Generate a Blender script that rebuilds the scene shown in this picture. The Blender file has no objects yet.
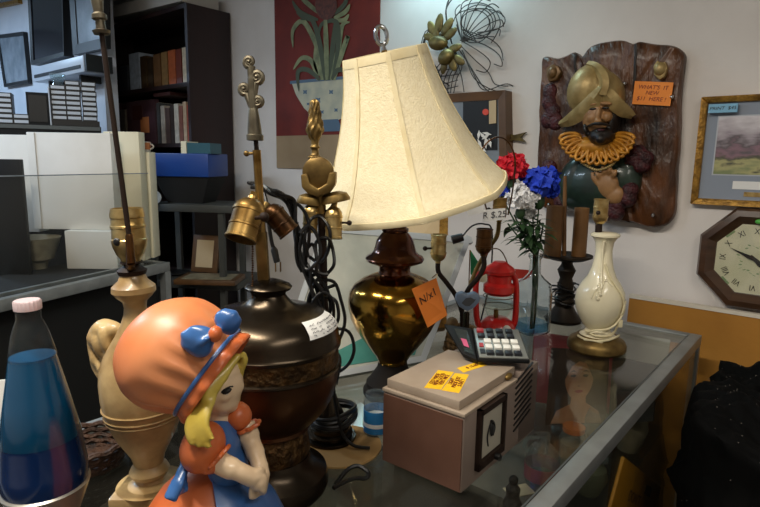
import bpy, bmesh, math, random
from mathutils import Vector, Matrix, noise
PI = math.pi
R = math.radians
rnd = random.Random(7)
S = bpy.context.scene
COL = S.collection

# ------------------------------------------------------------------ camera
F, CX, CY = 560.0, 380.0, 253.5
YAW = R(40)
CAMP = Vector((0, 0, 1.5))
CM = Matrix.Rotation(YAW, 3, 'Z') @ Matrix.Rotation(R(90 - 9.4), 3, 'X') @ Matrix.Rotation(R(.9), 3, 'Z')
cam_d = bpy.data.cameras.new('camera')
cam_d.sensor_width = 36
cam_d.lens = 36 * F / 760
cam_d.clip_start = .02
cam = bpy.data.objects.new('camera', cam_d)
cam.matrix_world = Matrix.Translation(CAMP) @ CM.to_4x4()
COL.objects.link(cam)
S.camera = cam
# ------------------------------------------------------------------ light and exposure
S.view_settings.view_transform = 'Standard'
S.view_settings.look = 'None'
S.view_settings.gamma = 1
S.view_settings.use_curve_mapping = False
S.view_settings.exposure = 0.0
world = bpy.data.worlds.new('world')
S.world = world
world.use_nodes = True
world.node_tree.nodes['Background'].inputs[0].default_value = (.6, .75, 1, 1)
world.node_tree.nodes['Background'].inputs[1].default_value = .02
TUBES = [  # ceiling fixtures: x, y, rotation, watts, colour
    (-.85, -.12, 0, 46, (1, .92, .79)),
    (.9, .2, 90, 14, (1, .93, .82)),  # unseen fill strip, added to brighten things from the right
    (-3.2, -.1, 0, 30, (.66, .82, 1)),
    (-5.0, .45, 0, 36, (.5, .73, 1)),
    (-1.42, 1.98, 0, 3.2, (.5, .88, 1)),
]
CEIL = 2.75

# ------------------------------------------------------------------ pixel -> place
def ray(px, py):
    return CM @ Vector(((px - CX) / F, -(py - CY) / F, -1))
def at(px, py, z=None, y=None, x=None, d=None):
    v = ray(px, py)
    if z is not None: t = (z - CAMP.z) / v.z
    elif y is not None: t = (y - CAMP.y) / v.y
    elif x is not None: t = (x - CAMP.x) / v.x
    else: t = d
    return CAMP + v * t
def depth(p): return -(CM.transposed() @ (Vector(p) - CAMP)).z
RIGHT = Vector((math.cos(YAW), math.sin(YAW), 0))
AWAY = Vector((-math.sin(YAW), math.cos(YAW), 0))
ZC = .975
class Ax:
    """a vertical axis standing at a measured place; heights and radii come out in metres"""
    def __init__(s, px, py, z=None, d=None, base=None):
        p = at(px, py, z=z) if z is not None else at(px, py, d=d)
        s.p = Vector((p.x, p.y, ZC if base is None else base))
    def z(s, y):
        k = CM.transposed() @ Vector((0, 0, 1)); c = CM.transposed() @ (s.p - CAMP)
        v = CY - y
        t = -(F * c.y + v * c.z) / (F * k.y + v * k.z)
        return t
    def s(s, y): return depth(s.p + Vector((0, 0, s.z(y)))) / F
    def prof(s, pts): return [(r * s.s(y), s.z(y)) for y, r in pts]
    def L(s, px, py, dy=0):
        v = ray(px, py); o = s.p + AWAY * dy
        t = (o - CAMP).dot(AWAY) / v.dot(AWAY)
        q = CAMP + v * t - s.p
        return Vector((q.dot(RIGHT), q.dot(AWAY), q.z))

# ------------------------------------------------------------------ materials
def lin(h):
    h = h.lstrip('#'); o = []
    for i in (0, 2, 4):
        v = int(h[i:i+2], 16) / 255
        o.append(v / 12.92 if v <= .04045 else ((v + .055) / 1.055) ** 2.4)
    return (*o, 1)
MATS = {}
def mat(name, col, rough=.5, metal=0, var=0, scale=8, col2=None, bump=0, bscale=60, trans=0, spec=.5, emit=0, coat=0, aniso=None, detail=4, coatr=.08):
    m = bpy.data.materials.new(name); m.use_nodes = True
    nt = m.node_tree; b = nt.nodes['Principled BSDF']
    b.inputs['Base Color'].default_value = lin(col)
    b.inputs['Roughness'].default_value = rough
    b.inputs['Metallic'].default_value = metal
    b.inputs['Transmission Weight'].default_value = trans
    b.inputs['Specular IOR Level'].default_value = spec
    b.inputs['Coat Weight'].default_value = coat
    b.inputs['Coat Roughness'].default_value = coatr
    tc = nt.nodes.new('ShaderNodeTexCoord')
    mp = nt.nodes.new('ShaderNodeMapping'); nt.links.new(tc.outputs['Object'], mp.inputs[0])
    if aniso: mp.inputs['Scale'].default_value = aniso
    if var or col2:
        n = nt.nodes.new('ShaderNodeTexNoise'); n.inputs['Scale'].default_value = scale; n.inputs['Detail'].default_value = detail
        nt.links.new(mp.outputs[0], n.inputs['Vector'])
        r = nt.nodes.new('ShaderNodeValToRGB')
        r.color_ramp.elements[0].position = .35; r.color_ramp.elements[1].position = .68
        a = lin(col); c2 = lin(col2) if col2 else tuple(min(1, v * (1 - var)) for v in a[:3]) + (1,)
        r.color_ramp.elements[0].color = a; r.color_ramp.elements[1].color = c2
        nt.links.new(n.outputs[0], r.inputs[0]); nt.links.new(r.outputs[0], b.inputs['Base Color'])
    if bump:
        n2 = nt.nodes.new('ShaderNodeTexNoise'); n2.inputs['Scale'].default_value = bscale; n2.inputs['Detail'].default_value = 5
        nt.links.new(mp.outputs[0], n2.inputs['Vector'])
        bp = nt.nodes.new('ShaderNodeBump'); bp.inputs['Strength'].default_value = bump; bp.inputs['Distance'].default_value = .01
        nt.links.new(n2.outputs[0], bp.inputs['Height']); nt.links.new(bp.outputs[0], b.inputs['Normal'])
    if emit:
        b.inputs['Emission Color'].default_value = lin(col); b.inputs['Emission Strength'].default_value = emit
    MATS[name] = m
    return m
def glass(name, tint='#f4fbf8', rough=.03, ior=1.45, haze=0, hazecol='#cfd6d4'):
    """thin sheet glass: clear straight through, mirror by Fresnel, an optional film of dust"""
    m = bpy.data.materials.new(name); m.use_nodes = True
    nt = m.node_tree; nt.nodes.remove(nt.nodes['Principled BSDF']); out = nt.nodes['Material Output']
    t = nt.nodes.new('ShaderNodeBsdfTransparent'); t.inputs[0].default_value = lin(tint)
    g = nt.nodes.new('ShaderNodeBsdfGlossy'); g.inputs['Roughness'].default_value = rough
    f = nt.nodes.new('ShaderNodeFresnel')
    ge_ = nt.nodes.new('ShaderNodeNewGeometry'); mr = nt.nodes.new('ShaderNodeMapRange')      # same mirror strength from either side of the sheet
    mr.inputs[3].default_value = ior; mr.inputs[4].default_value = 1 / ior
    nt.links.new(ge_.outputs['Backfacing'], mr.inputs[0]); nt.links.new(mr.outputs[0], f.inputs[0])
    x = nt.nodes.new('ShaderNodeMixShader')
    nt.links.new(f.outputs[0], x.inputs[0]); nt.links.new(t.outputs[0], x.inputs[1]); nt.links.new(g.outputs[0], x.inputs[2])
    last = x
    if haze:
        d = nt.nodes.new('ShaderNodeBsdfDiffuse'); d.inputs[0].default_value = lin(hazecol)
        n = nt.nodes.new('ShaderNodeTexNoise'); n.inputs['Scale'].default_value = 6
        mm = nt.nodes.new('ShaderNodeMath'); mm.operation = 'MULTIPLY'; mm.inputs[1].default_value = haze * 2
        nt.links.new(n.outputs[0], mm.inputs[0])
        y = nt.nodes.new('ShaderNodeMixShader'); nt.links.new(mm.outputs[0], y.inputs[0])
        nt.links.new(x.outputs[0], y.inputs[1]); nt.links.new(d.outputs[0], y.inputs[2]); last = y
    nt.links.new(last.outputs[0], out.inputs[0])
    MATS[name] = m
    return m

# ------------------------------------------------------------------ mesh builder
def smooth_path(pts, n=6, closed=False):
    pts = [Vector(p) for p in pts]; out = []; N = len(pts)
    rng = range(N if closed else N - 1)
    for i in rng:
        g = (lambda k: pts[k % N]) if closed else (lambda k: pts[max(0, min(N - 1, k))])
        a, b, c, d = g(i - 1), g(i), g(i + 1), g(i + 2)
        for j in range(n):
            t = j / n
            out.append(.5 * ((2 * b) + (c - a) * t + (2 * a - 5 * b + 4 * c - d) * t * t + (3 * b - a - 3 * c + d) * t ** 3))
    if not closed: out.append(pts[-1])
    return out
def frame_of(n, up=(0, 0, 1)):
    n = Vector(n).normalized(); up = Vector(up)
    if abs(n.dot(up)) > .98: up = Vector((1, 0, 0))
    x = up.cross(n).normalized(); y = n.cross(x)
    return Matrix((x, y, n)).transposed()
class M:
    def __init__(s): s.bm = bmesh.new(); s.mi = 0; s.xf = None
    def v(s, p):
        p = Vector(p)
        return s.bm.verts.new(s.xf @ p if s.xf else p)
    def f(s, vs):
        try:
            f = s.bm.faces.new(vs); f.material_index = s.mi; return f
        except ValueError: return None
    def box(s, c, size, rot=None):
        c = Vector(c); h = Vector(size) / 2; rot = rot or Matrix.Identity(3)
        vs = [s.v(c + rot @ Vector((h.x * i, h.y * j, h.z * k))) for i in (-1, 1) for j in (-1, 1) for k in (-1, 1)]
        for q in ((0,1,3,2),(4,6,7,5),(0,4,5,1),(2,3,7,6),(0,2,6,4),(1,5,7,3)): s.f([vs[i] for i in q])
        return s
    def hexa(s, b4, t4):
        b = [s.v(p) for p in b4]; t = [s.v(p) for p in t4]
        s.f(b[::-1]); s.f(t)
        for i in range(4): s.f([b[i], b[(i+1) % 4], t[(i+1) % 4], t[i]])
        return s
    def slab(s, quad, th, n=None):
        q = [Vector(p) for p in quad]
        n = n or (q[1] - q[0]).cross(q[3] - q[0]).normalized()
        return s.hexa([p - n * th for p in q], q)
    def tube(s, pts, r, seg=8, closed=False, caps=True, flat=1):
        pts = [Vector(p) for p in pts]; N = len(pts); rings = []
        prev = None
        for i, p in enumerate(pts):
            a = pts[(i - 1) % N] if closed or i else pts[0]; b = pts[(i + 1) % N] if closed or i < N - 1 else pts[-1]
            t = (b - a)
            t = t.normalized() if t.length > 1e-9 else Vector((0, 0, 1))
            if prev is None: fr = frame_of(t); x, y = fr.col[0], fr.col[1]
            else:
                x = prev - t * prev.dot(t)
                x = x.normalized() if x.length > 1e-6 else frame_of(t).col[0]
                y = t.cross(x)
            prev = x.copy()
            rr = r[i] if isinstance(r, (list, tuple)) else r
            rings.append([s.v(p + x * (rr * math.cos(2*PI*k/seg)) + y * (rr * flat * math.sin(2*PI*k/seg))) for k in range(seg)])
        for i in range(N if closed else N - 1):
            A, B = rings[i], rings[(i + 1) % N]
            for k in range(seg): s.f([A[k], A[(k+1) % seg], B[(k+1) % seg], B[k]])
        if caps and not closed: s.f(rings[0][::-1]); s.f(rings[-1])
        return s
    def cyl(s, a, b, r0, r1=None, seg=20):
        return s.tube([a, b], [r0, r0 if r1 is None else r1], seg)
    def lathe(s, prof, seg=40, c=(0, 0, 0), rot=None, rfn=None, cap=True):
        c = Vector(c); rot = rot or Matrix.Identity(3); rings = []
        for r, z in prof:
            if r < 1e-6: rings.append([s.v(c + rot @ Vector((0, 0, z)))])
            else:
                ring = []
                for k in range(seg):
                    a = 2 * PI * k / seg; q = r * (rfn(a, z, r) if rfn else 1)
                    ring.append(s.v(c + rot @ Vector((q * math.cos(a), q * math.sin(a), z))))
                rings.append(ring)
        for A, B in zip(rings, rings[1:]):
            for k in range(seg):
                k2 = (k + 1) % seg
                if len(A) == 1 and len(B) == 1: break
                if len(A) == 1: s.f([A[0], B[k], B[k2]])
                elif len(B) == 1: s.f([A[k], A[k2], B[0]])
                else: s.f([A[k], A[k2], B[k2], B[k]])
        if cap:
            if len(rings[0]) > 1: s.f(rings[0][::-1])
            if len(rings[-1]) > 1: s.f(rings[-1])
        return s
    def ell(s, c, rad, rot=None, nu=20, nv=12, fn=None):
        c = Vector(c); rot = rot or Matrix.Identity(3); rings = []
        if not hasattr(rad, '__len__'): rad = (rad,) * 3
        for j in range(nv + 1):
            th = PI * j / nv
            if j in (0, nv): rings.append([s.v(c + rot @ Vector((0, 0, rad[2] * math.cos(th))))]); continue
            ring = []
            for i in range(nu):
                ph = 2 * PI * i / nu
                d = Vector((math.sin(th) * math.cos(ph), math.sin(th) * math.sin(ph), math.cos(th)))
                k = fn(d) if fn else 1
                ring.append(s.v(c + rot @ Vector((rad[0] * d.x * k, rad[1] * d.y * k, rad[2] * d.z * k))))
            rings.append(ring)
        for A, B in zip(rings, rings[1:]):
            for i in range(nu):
                i2 = (i + 1) % nu
                if len(A) == 1: s.f([A[0], B[i], B[i2]])
                elif len(B) == 1: s.f([A[i2], A[i], B[0]])
                else: s.f([A[i2], A[i], B[i], B[i2]])
        return s
    def poly(s, pts, n, th):
        """closed outline extruded by th along -n"""
        n = Vector(n).normalized()
        t = [s.v(Vector(p)) for p in pts]; b = [s.v(Vector(p) - n * th) for p in pts]
        s.f(t); s.f(b[::-1])
        for i in range(len(t)): s.f([t[i], b[i], b[(i+1) % len(t)], t[(i+1) % len(t)]])
        return s
    def strip(s, A, B):
        a = [s.v(p) for p in A]; b = [s.v(p) for p in B]
        for i in range(len(a) - 1): s.f([a[i], a[i+1], b[i+1], b[i]])
        return s
    def grid(s, fn, nu, nv):
        g = [[s.v(fn(i / nu, j / nv)) for i in range(nu + 1)] for j in range(nv + 1)]
        for j in range(nv):
            for i in range(nu): s.f([g[j][i], g[j][i+1], g[j+1][i+1], g[j+1][i]])
        return s
    def build(s, name, mats, parent=None, ang=38, remesh=0, smooth=0, bevel=0, solid=0, subsurf=0, loc=None, flat=False):
        bm = s.bm
        bmesh.ops.recalc_face_normals(bm, faces=bm.faces)
        me = bpy.data.meshes.new(name); bm.to_mesh(me); bm.free()
        if not isinstance(mats, (list, tuple)): mats = [mats]
        o = bpy.data.objects.new(name, me)
        mods = []
        if solid:
            md = o.modifiers.new('t', 'SOLIDIFY'); md.thickness = solid; md.offset = 0
        if remesh:
            md = o.modifiers.new('r', 'REMESH'); md.mode = 'VOXEL'; md.voxel_size = remesh
            if smooth:
                md = o.modifiers.new('s', 'SMOOTH'); md.iterations = smooth; md.factor = .5
        if bevel:
            md = o.modifiers.new('b', 'BEVEL'); md.width = bevel; md.segments = 2; md.limit_method = 'ANGLE'
        if subsurf:
            md = o.modifiers.new('u', 'SUBSURF'); md.levels = subsurf; md.render_levels = subsurf
        COL.objects.link(o)
        if o.modifiers:
            dg = bpy.context.evaluated_depsgraph_get()
            nm = bpy.data.meshes.new_from_object(o.evaluated_get(dg)); o.modifiers.clear(); o.data = nm; bpy.data.meshes.remove(me); me = nm; me.name = name
        for m in mats: me.materials.append(MATS[m] if isinstance(m, str) else m)
        if not flat:
            b2 = bmesh.new(); b2.from_mesh(me)
            for f in b2.faces: f.smooth = True
            ca = math.cos(R(ang))
            for e in b2.edges:
                if len(e.link_faces) == 2 and e.link_faces[0].normal.dot(e.link_faces[1].normal) < ca and not remesh: e.smooth = False
            b2.to_mesh(me); b2.free()
        if parent: o.parent = parent
        if loc is not None: o.location = loc
        return o
def tag(o, label, cat, group=None):
    o['label'] = label; o['category'] = cat
    if group: o['group'] = group
    return o
def thing(name, label, cat, loc=(0, 0, 0), rz=0, group=None, rot=None):
    o = bpy.data.objects.new(name, None); o.empty_display_size = .02; COL.objects.link(o)
    o.location = loc; o.rotation_euler = rot if rot else (0, 0, rz)
    return tag(o, label, cat, group)
def struct(o): o['kind'] = 'structure'; return o
def dup(root, loc=None, label=None, rz=None, group=None):
    r = root.copy(); COL.objects.link(r)
    if loc is not None: r.location = loc
    if rz is not None: r.rotation_euler.z = rz
    if label: r['label'] = label
    if group: r['group'] = group
    for ch in list(root.children):
        c = ch.copy(); COL.objects.link(c); c.parent = r
        for g in list(ch.children):
            d = g.copy(); COL.objects.link(d); d.parent = c
    return r
def lettering(text, size, material, parent, o, x, y, lift=.0006, name='lettering', shear=.15, spacing=1, ext=.0002, wide=1, align='CENTER', line=.9):
    """flat letters on a face: o = middle, x = reading direction, y = up direction (parent space)"""
    cu = bpy.data.curves.new(name, 'FONT'); cu.body = text; cu.size = size; cu.align_x = align; cu.align_y = 'CENTER'
    cu.shear = shear; cu.extrude = ext; cu.space_character = spacing; cu.resolution_u = 3; cu.space_line = line
    t = bpy.data.objects.new(name, cu); COL.objects.link(t)
    dg = bpy.context.evaluated_depsgraph_get()
    me = bpy.data.meshes.new_from_object(t.evaluated_get(dg)); bpy.data.objects.remove(t); bpy.data.curves.remove(cu)
    x = Vector(x).normalized(); y = Vector(y); y = (y - x * y.dot(x)).normalized(); n = x.cross(y)
    mw = Matrix((x * wide, y, n)).transposed().to_4x4(); mw.translation = Vector(o) + n * lift
    me.transform(mw)
    me.materials.clear(); me.materials.append(MATS[material])
    ob = bpy.data.objects.new(name, me); COL.objects.link(ob)
    if parent: ob.parent = parent
    return ob
# ------------------------------------------------------------------ materials used by the things
mat('wall_paint', '#e2dcd7', .85, col2='#cfc8c2', scale=2.2, bump=.08, bscale=30)
mat('wall_paint_left', '#d2d5dc', .8, col2='#bcc2cc', scale=3)
mat('void_black', '#070706', .9)
mat('floor_tile', '#4d463f', .6, col2='#3a352f', scale=4)
mat('ceiling_tile', '#c9c6be', .9, bump=.1)
mat('alu', '#9a9e9e', .42, .6, col2='#868a8a', scale=14)
mat('alu_dark', '#5d6263', .5, .6)
mat('cabinet_black', '#15140f', .6)
mat('dark_wood', '#2c1714', .45, col2='#1d0f0e', scale=5, aniso=(1, 1, .15))
mat('black_wood', '#181210', .5)
mat('white_card', '#efede8', .75, col2='#e4e1da', scale=5)
mat('cream_card', '#ede4c8', .75)
mat('white_edge', '#bdb8b0', .7)
mat('blue_plastic', '#14408c', .4)
mat('black', '#0b0b0c', .45)
mat('black_soft', '#121110', .8)
mat('black_cord', '#0e0e0f', .38)
mat('grey_shelf', '#454745', .6, .2)
mat('screen', '#0a0f18', .12, spec=.8)
mat('silver', '#c2c7cb', .35, .35)
mat('silver_plastic', '#c9d0da', .35)
mat('grey_print', '#8b949d', .25, col2='#6d7780', scale=9)
mat('brass', '#a88850', .34, .9, col2='#66491f', scale=30, detail=6)
mat('brass_bright', '#d6bd84', .3, .85, col2='#a58750', scale=40)
mat('brass_old', '#8d7443', .45, .8, col2='#5e4a29', scale=30)
mat('brass_brown', '#5a3b1c', .35, .8, col2='#3b2613', scale=25)
mat('pewter', '#77705f', .45, .85, col2='#5a5346', scale=40)
mat('bronze_dark', '#4a4034', .27, .9, col2='#2f2820', scale=9)
mat('bronze_warm', '#5a3a22', .33, .85, col2='#2f2016', scale=10)
mat('bronze_band', '#5e4526', .45, .8, col2='#2c2013', scale=60, bump=.9, bscale=90)
mat('gold_mercury', '#ad8538', .15, 1, col2='#7d5a20', scale=7, detail=2)
mat('copper_brown', '#6e3a1c', .2, .75, col2='#4b2612', scale=10, coat=.5)
mat('dark_brown', '#241710', .6, spec=.25)
mat('foot_black', '#15100c', .75, spec=.15)
mat('shade_cloth', '#f0e4c2', .85, col2='#e8dab4', scale=120, bump=.25, bscale=300)
mat('shade_trim', '#ecdfb9', .8, col2='#dccb9e', scale=25)
mat('steel', '#c9cbcc', .2, 1)
mat('orange_tag', '#ee8a2b', .6)
mat('orange_tag_dark', '#d97a2a', .6)
mat('ink', '#16130f', .6)
mat('ink_red', '#7a1d10', .6)
mat('ink_grey', '#55575c', .6)
mat('yellow_tag', '#f6c21f', .6)
mat('white_paper', '#e6e6e4', .7)
mat('alabaster', '#c4a875', .42, col2='#7b5c32', scale=14, coat=.2, detail=6, bump=.1, bscale=25)
mat('glaze_orange', '#d4713d', .42, col2='#c05c2c', scale=10, coat=.2, coatr=.25)
mat('glaze_peach', '#dd9060', .42, col2='#cd7440', scale=9, coat=.18, coatr=.28)
mat('glaze_blue', '#3f6fae', .3, col2='#2f5690', scale=16, coat=.15, coatr=.2)
mat('glaze_yellow', '#d3bd55', .35, col2='#b79a38', scale=14, coat=.3)
mat('glaze_skin', '#e8cfae', .3, col2='#dcbd98', scale=10, coat=.35)
mat('glaze_lip', '#b4503c', .35)
mat('white_gloss', '#e6e2da', .3)
mat('lava_blue', '#074a70', .15, col2='#053a5c', scale=4, spec=.5, coat=.3)
mat('lava_wax', '#072757', .15, coat=.3)
mat('cap_white', '#d9c4c8', .4, .2)
mat('brushed', '#b9b6ae', .38, .85)
mat('box_beige', '#a59584', .5, col2='#9a8a79', scale=20)
mat('box_brown', '#5f4032', .55, col2='#543628', scale=14)  # brown end of the projector, its colour deepened for the shade on it
mat('box_side', '#7c6d63', .55)  # side faces, shade put into the colour
mat('dial_face', '#aaa596', .4)
mat('calc_body', '#131415', .6, spec=.25)
mat('calc_plate', '#8f938f', .35, .5)
mat('key_white', '#e3e2db', .4)
mat('key_black', '#1c1d22', .4)
mat('key_red', '#a52f35', .4)
mat('lcd', '#2a3130', .2)
mat('pink_print', '#cc5b80', .4)
mat('red_paint', '#c3231f', .28, coat=.4)
mat('red_petal', '#d01f33', .7)
mat('blue_petal', '#2546c8', .7)
mat('white_petal', '#e9e9ea', .7)
mat('leaf_green', '#2b4a25', .55, col2='#1c3419', scale=30)
mat('leaf_light', '#4a5040', .7)
mat('candle_brown', '#80592f', .5, col2='#664522', scale=12)
mat('iron', '#2d241b', .5, .6)
mat('cream_glaze', '#ece3c4', .22, coat=.4)
mat('cream_cord', '#ddd2ac', .5)
mat('plaque_wood', '#62391a', .36, col2='#23150b', scale=9, bump=1, bscale=28, aniso=(2, 1, .6), coat=.15, coatr=.2)
mat('relief_gold', '#b8a06c', .42, .35, col2='#8f7848', scale=20)
mat('relief_ruff', '#c98a2a', .4, .2, col2='#9c6417', scale=40)
mat('relief_skin', '#a37a50', .45, col2='#85603a', scale=25)
mat('relief_green', '#22352a', .35, col2='#15211b', scale=20, coat=.3)
mat('relief_red', '#4e171c', .5, col2='#260c12', scale=40, bump=.8, bscale=120)
mat('relief_dark', '#191310', .4)
mat('frame_gold', '#b98b3c', .4, .5, col2='#7d5a22', scale=60, bump=.4, bscale=150)
mat('mat_board', '#8c95a3', .8)
mat('mat_line', '#b9bec6', .8)
mat('clock_wood', '#4d3423', .36, col2='#3a2618', scale=8, aniso=(1, 1, 6), coat=.3)
mat('clock_dial', '#d3cfb2', .5, col2='#c3c3a0', scale=10)
mat('dial_green', '#7f9a6c', .6)
mat('badge_green', '#58b34a', .4)
mat('cork', '#b07a2c', .8, col2='#a06c24', scale=6, bump=.1)
mat('board_edge', '#d5cdbd', .8)
mat('sequin', '#040404', .8, spec=.1)
mat('glint', '#b9b2aa', .2, .9)
mat('poster_red', '#742418', .75, col2='#5e1c14', scale=6)
mat('poster_strip', '#a28b6c', .7, col2='#8a7457', scale=3)
mat('pot_paint', '#bdbaa2', .6, col2='#a3a596', scale=14)
mat('pot_blue', '#50687f', .6)
mat('paint_leaf', '#8b9068', .65, col2='#5d6648', scale=20)
mat('paint_leaf_dark', '#454d38', .65)
mat('paint_flower', '#6b3a2c', .65, col2='#4b2a22', scale=60)
mat('brown_frame', '#6b4c2f', .4, col2='#4b341f', scale=8)
mat('twig', '#3a3632', .6)
mat('gold_leaf', '#7f6f3e', .42, .5, col2='#4d4224', scale=25)
mat('tan_card', '#c2ab86', .7)
mat('red_dot', '#d84a35', .5)
mat('teal', '#2b5a68', .5)
mat('wrap_print', '#b9bab0', .2, col2='#949a93', scale=6, coat=.6, bump=.5, bscale=18, aniso=(1, 1, .35))
mat('wrap_teal', '#4f8f86', .2, col2='#3c776f', scale=9, coat=.5)
mat('cardboard', '#a5824f', .8)
mat('felt', '#8d7a55', .85)
mat('blue_label', '#2a78b4', .4)
mat('wicker', '#4a2f1e', .7, col2='#2a1a12', scale=60, bump=.8, bscale=90)
mat('case_red', '#a23a40', .6)
mat('skin_paint', '#bd8660', .7, col2='#a06c4a', scale=12)
mat('hair_paint', '#3f2a1e', .7)
mat('chalk', '#1b1c1d', .7)
mat('paper_grey', '#9b9b92', .7)
mat('yellow_bag', '#c78d12', .55, col2='#b57d10', scale=8)
mat('bag_print', '#3a1712', .6)
mat('jar_lid', '#b5652d', .45)
mat('pink_label', '#9c5a68', .6)
mat('stone', '#8d8672', .55, col2='#6f6958', scale=25)
mat('terracotta', '#b06a3a', .6)
mat('mug_blue', '#7d8fa8', .4)
mat('bead', '#8a6a3f', .6, col2='#5a4326', scale=60)
mat('flag_green', '#2a8a5a', .7)
mat('flag_red', '#c0392f', .7)
mat('picture_sky', '#8e8893', .6)
mat('tube_white', '#ffffff', .4, emit=2.5)
mat('fixture', '#d8d8d5', .5)
mat('relief_leaf', '#6e5230', .4, .3)
mat('sticker_blue', '#7fb6d6', .6)
glass('clear_glass')
glass('case_glass', '#f4f4ef', .02, 1.34, haze=.008, hazecol='#b5aea2')
glass('dusty_glass', '#f4f4f2', .05, 1.2, haze=.006)
glass('bottle_glass', '#edf5f6', .03, 1.45, haze=.09, hazecol='#d9e8ee')
mat('solid_glass', '#eef6f8', .02, trans=1, spec=.5)
glass('blue_glass', '#b4d4e8', .03, 1.5)
glass('lava_glass', '#eef4f7', .03, 1.22, haze=.02)
for nm, stops in (('landscape', [(0, '#7f8a60'), (.16, '#b0ab78'), (.27, '#4f5140'), (.4, '#8a6a78'), (.52, '#5e565c'), (.66, '#a399a2'), (1, '#d3cfd4')]),):
    m = mat(nm, '#808080', .35, coat=.3); nt = m.node_tree
    tc = nt.nodes.new('ShaderNodeTexCoord'); sx = nt.nodes.new('ShaderNodeSeparateXYZ'); nt.links.new(tc.outputs['Generated'], sx.inputs[0])
    no = nt.nodes.new('ShaderNodeTexNoise'); no.inputs['Scale'].default_value = 7; no.inputs['Detail'].default_value = 6
    nt.links.new(tc.outputs['Generated'], no.inputs['Vector'])
    ma = nt.nodes.new('ShaderNodeMath'); ma.operation = 'MULTIPLY_ADD'; ma.inputs[1].default_value = .9
    sb = nt.nodes.new('ShaderNodeMath'); sb.operation = 'SUBTRACT'; sb.inputs[1].default_value = .45
    nt.links.new(no.outputs[0], ma.inputs[0]); nt.links.new(sx.outputs['Z'], sb.inputs[0]); nt.links.new(sb.outputs[0], ma.inputs[2])
    rp = nt.nodes.new('ShaderNodeValToRGB'); e = rp.color_ramp.elements
    e[0].position, e[0].color = stops[0][0], lin(stops[0][1]); e[1].position, e[1].color = stops[-1][0], lin(stops[-1][1])
    for p, c in stops[1:-1]:
        q = e.new(p); q.color = lin(c)
    nt.links.new(ma.outputs[0], rp.inputs[0]); nt.links.new(rp.outputs[0], nt.nodes['Principled BSDF'].inputs['Base Color'])

# ------------------------------------------------------------------ the room
YW = 2.15
struct(M().box((-1, YW + .06, CEIL / 2), (11, .12, CEIL)).build('wall_back', 'wall_paint'))
YP = 1.6
PX = at(104, 80, y=YP).x
struct(M().box(((PX - 6.5) / 2, YP + .04, CEIL / 2), (PX + 6.5, .08, CEIL)).build('wall_left', 'wall_paint_left'))
struct(M().box((-6.56, -.4, CEIL / 2), (.12, 3.5, CEIL)).build('wall_far', 'wall_paint_left'))
struct(M().box((2.56, -.1, CEIL / 2), (.12, 4.4, CEIL)).build('wall_right', 'wall_paint'))
struct(M().box((-2, -2.26, CEIL / 2), (9.2, .12, CEIL)).build('wall_front', 'wall_paint'))
struct(M().box((-2, 0, -.05), (9.3, 4.7, .1)).build('floor', 'floor_tile'))
struct(M().box((-2, 0, CEIL + .05), (9.3, 4.7, .1)).build('ceiling', 'ceiling_tile'))

for i, (x, y, rz, w, c) in enumerate(TUBES):
    t = thing('ceiling_light', ['white strip light on the ceiling over the glass showcase', 'added fill strip light on the ceiling right of the viewer', 'cool white strip light on the ceiling over the aisle', 'cool white strip light on the ceiling by the far left wall', 'short cyan white strip light mounted high on the back wall'][i], 'ceiling light', (x, y, CEIL if i < 4 else 2.52), R(rz), 'strip lights on the ceiling')
    HL = .62 if i < 4 else .22
    M().box((0, 0, -.03), (2 * HL, .16, .06)).build('housing', 'fixture', t)
    if i == 4: M().box((0, YW - y - .012, -.02), (.1, .024, .12)).build('wall_bracket', 'fixture', t); M().box((0, (YW - y) / 2, -.02), (.06, YW - y, .03)).build('wall_bracket', 'fixture', t)
    for s in (-.04, .04):
        M().cyl((-HL + .02, s, -.075), (HL - .02, s, -.075), .013, seg=10).build('tube', 'tube_white', t)
    ld = bpy.data.lights.new('strip_lamp', 'AREA'); ld.shape = 'RECTANGLE'; ld.size = 2 * HL - .04; ld.size_y = .14; ld.energy = w; ld.color = c
    lo = bpy.data.objects.new('strip_lamp', ld); COL.objects.link(lo); lo.parent = t; lo.location = (0, 0, -.095)

# ------------------------------------------------------------------ glass showcase in front
RA_, RB_ = at(702, 336, z=ZC), at(553, 507, z=ZC)       # far and near points of the right-hand rail's outer edge
CROT = math.atan2(RB_.x - RA_.x, RA_.y - RB_.y)
XR = RA_.x; YB = RA_.y; XL = -1.13; YF = .02
case = thing('glass_showcase', 'aluminium framed glass showcase the table lamps stand on', 'showcase', RA_ - Matrix.Rotation(CROT, 3, 'Z') @ Vector(((XR - XL) / 2, (YB - YF) / 2, 0)) - Vector((0, 0, ZC)), CROT)
cw, cl = (XR - XL) / 2, (YB - YF) / 2
T = .032
for nm, c, sz in (('frame_rail', (cw - T/2, 0, ZC - T/2 + .003), (T, 2*cl, T)), ('frame_rail', (-cw + T/2, 0, ZC - T/2 + .003), (T, 2*cl, T)),
                  ('frame_rail', (0, cl - T/2, ZC - T/2 + .003), (2*cw - 2*T, T, T)), ('frame_rail', (0, -cl + T/2, ZC - T/2 + .003), (2*cw - 2*T, T, T))):
    M().box(c, sz).build(nm, 'alu', case, bevel=.002)
M().box((cw - T - .002, 0, ZC + .0035), (.003, 2*cl - .07, .001)).build('rail_groove', 'alu_dark', case)
BZ = .12
for sx in (-1, 1):
    for sy in (-1, 1):
        M().box((sx * (cw - .012), sy * (cl - .012), (BZ + ZC - T) / 2), (.022, .022, ZC - T - BZ)).build('corner_post', 'alu', case)
M().box((0, 0, ZC - .0036), (2*cw - 2*T, 2*cl - 2*T, .006)).build('glass_top', 'case_glass', case)
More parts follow.
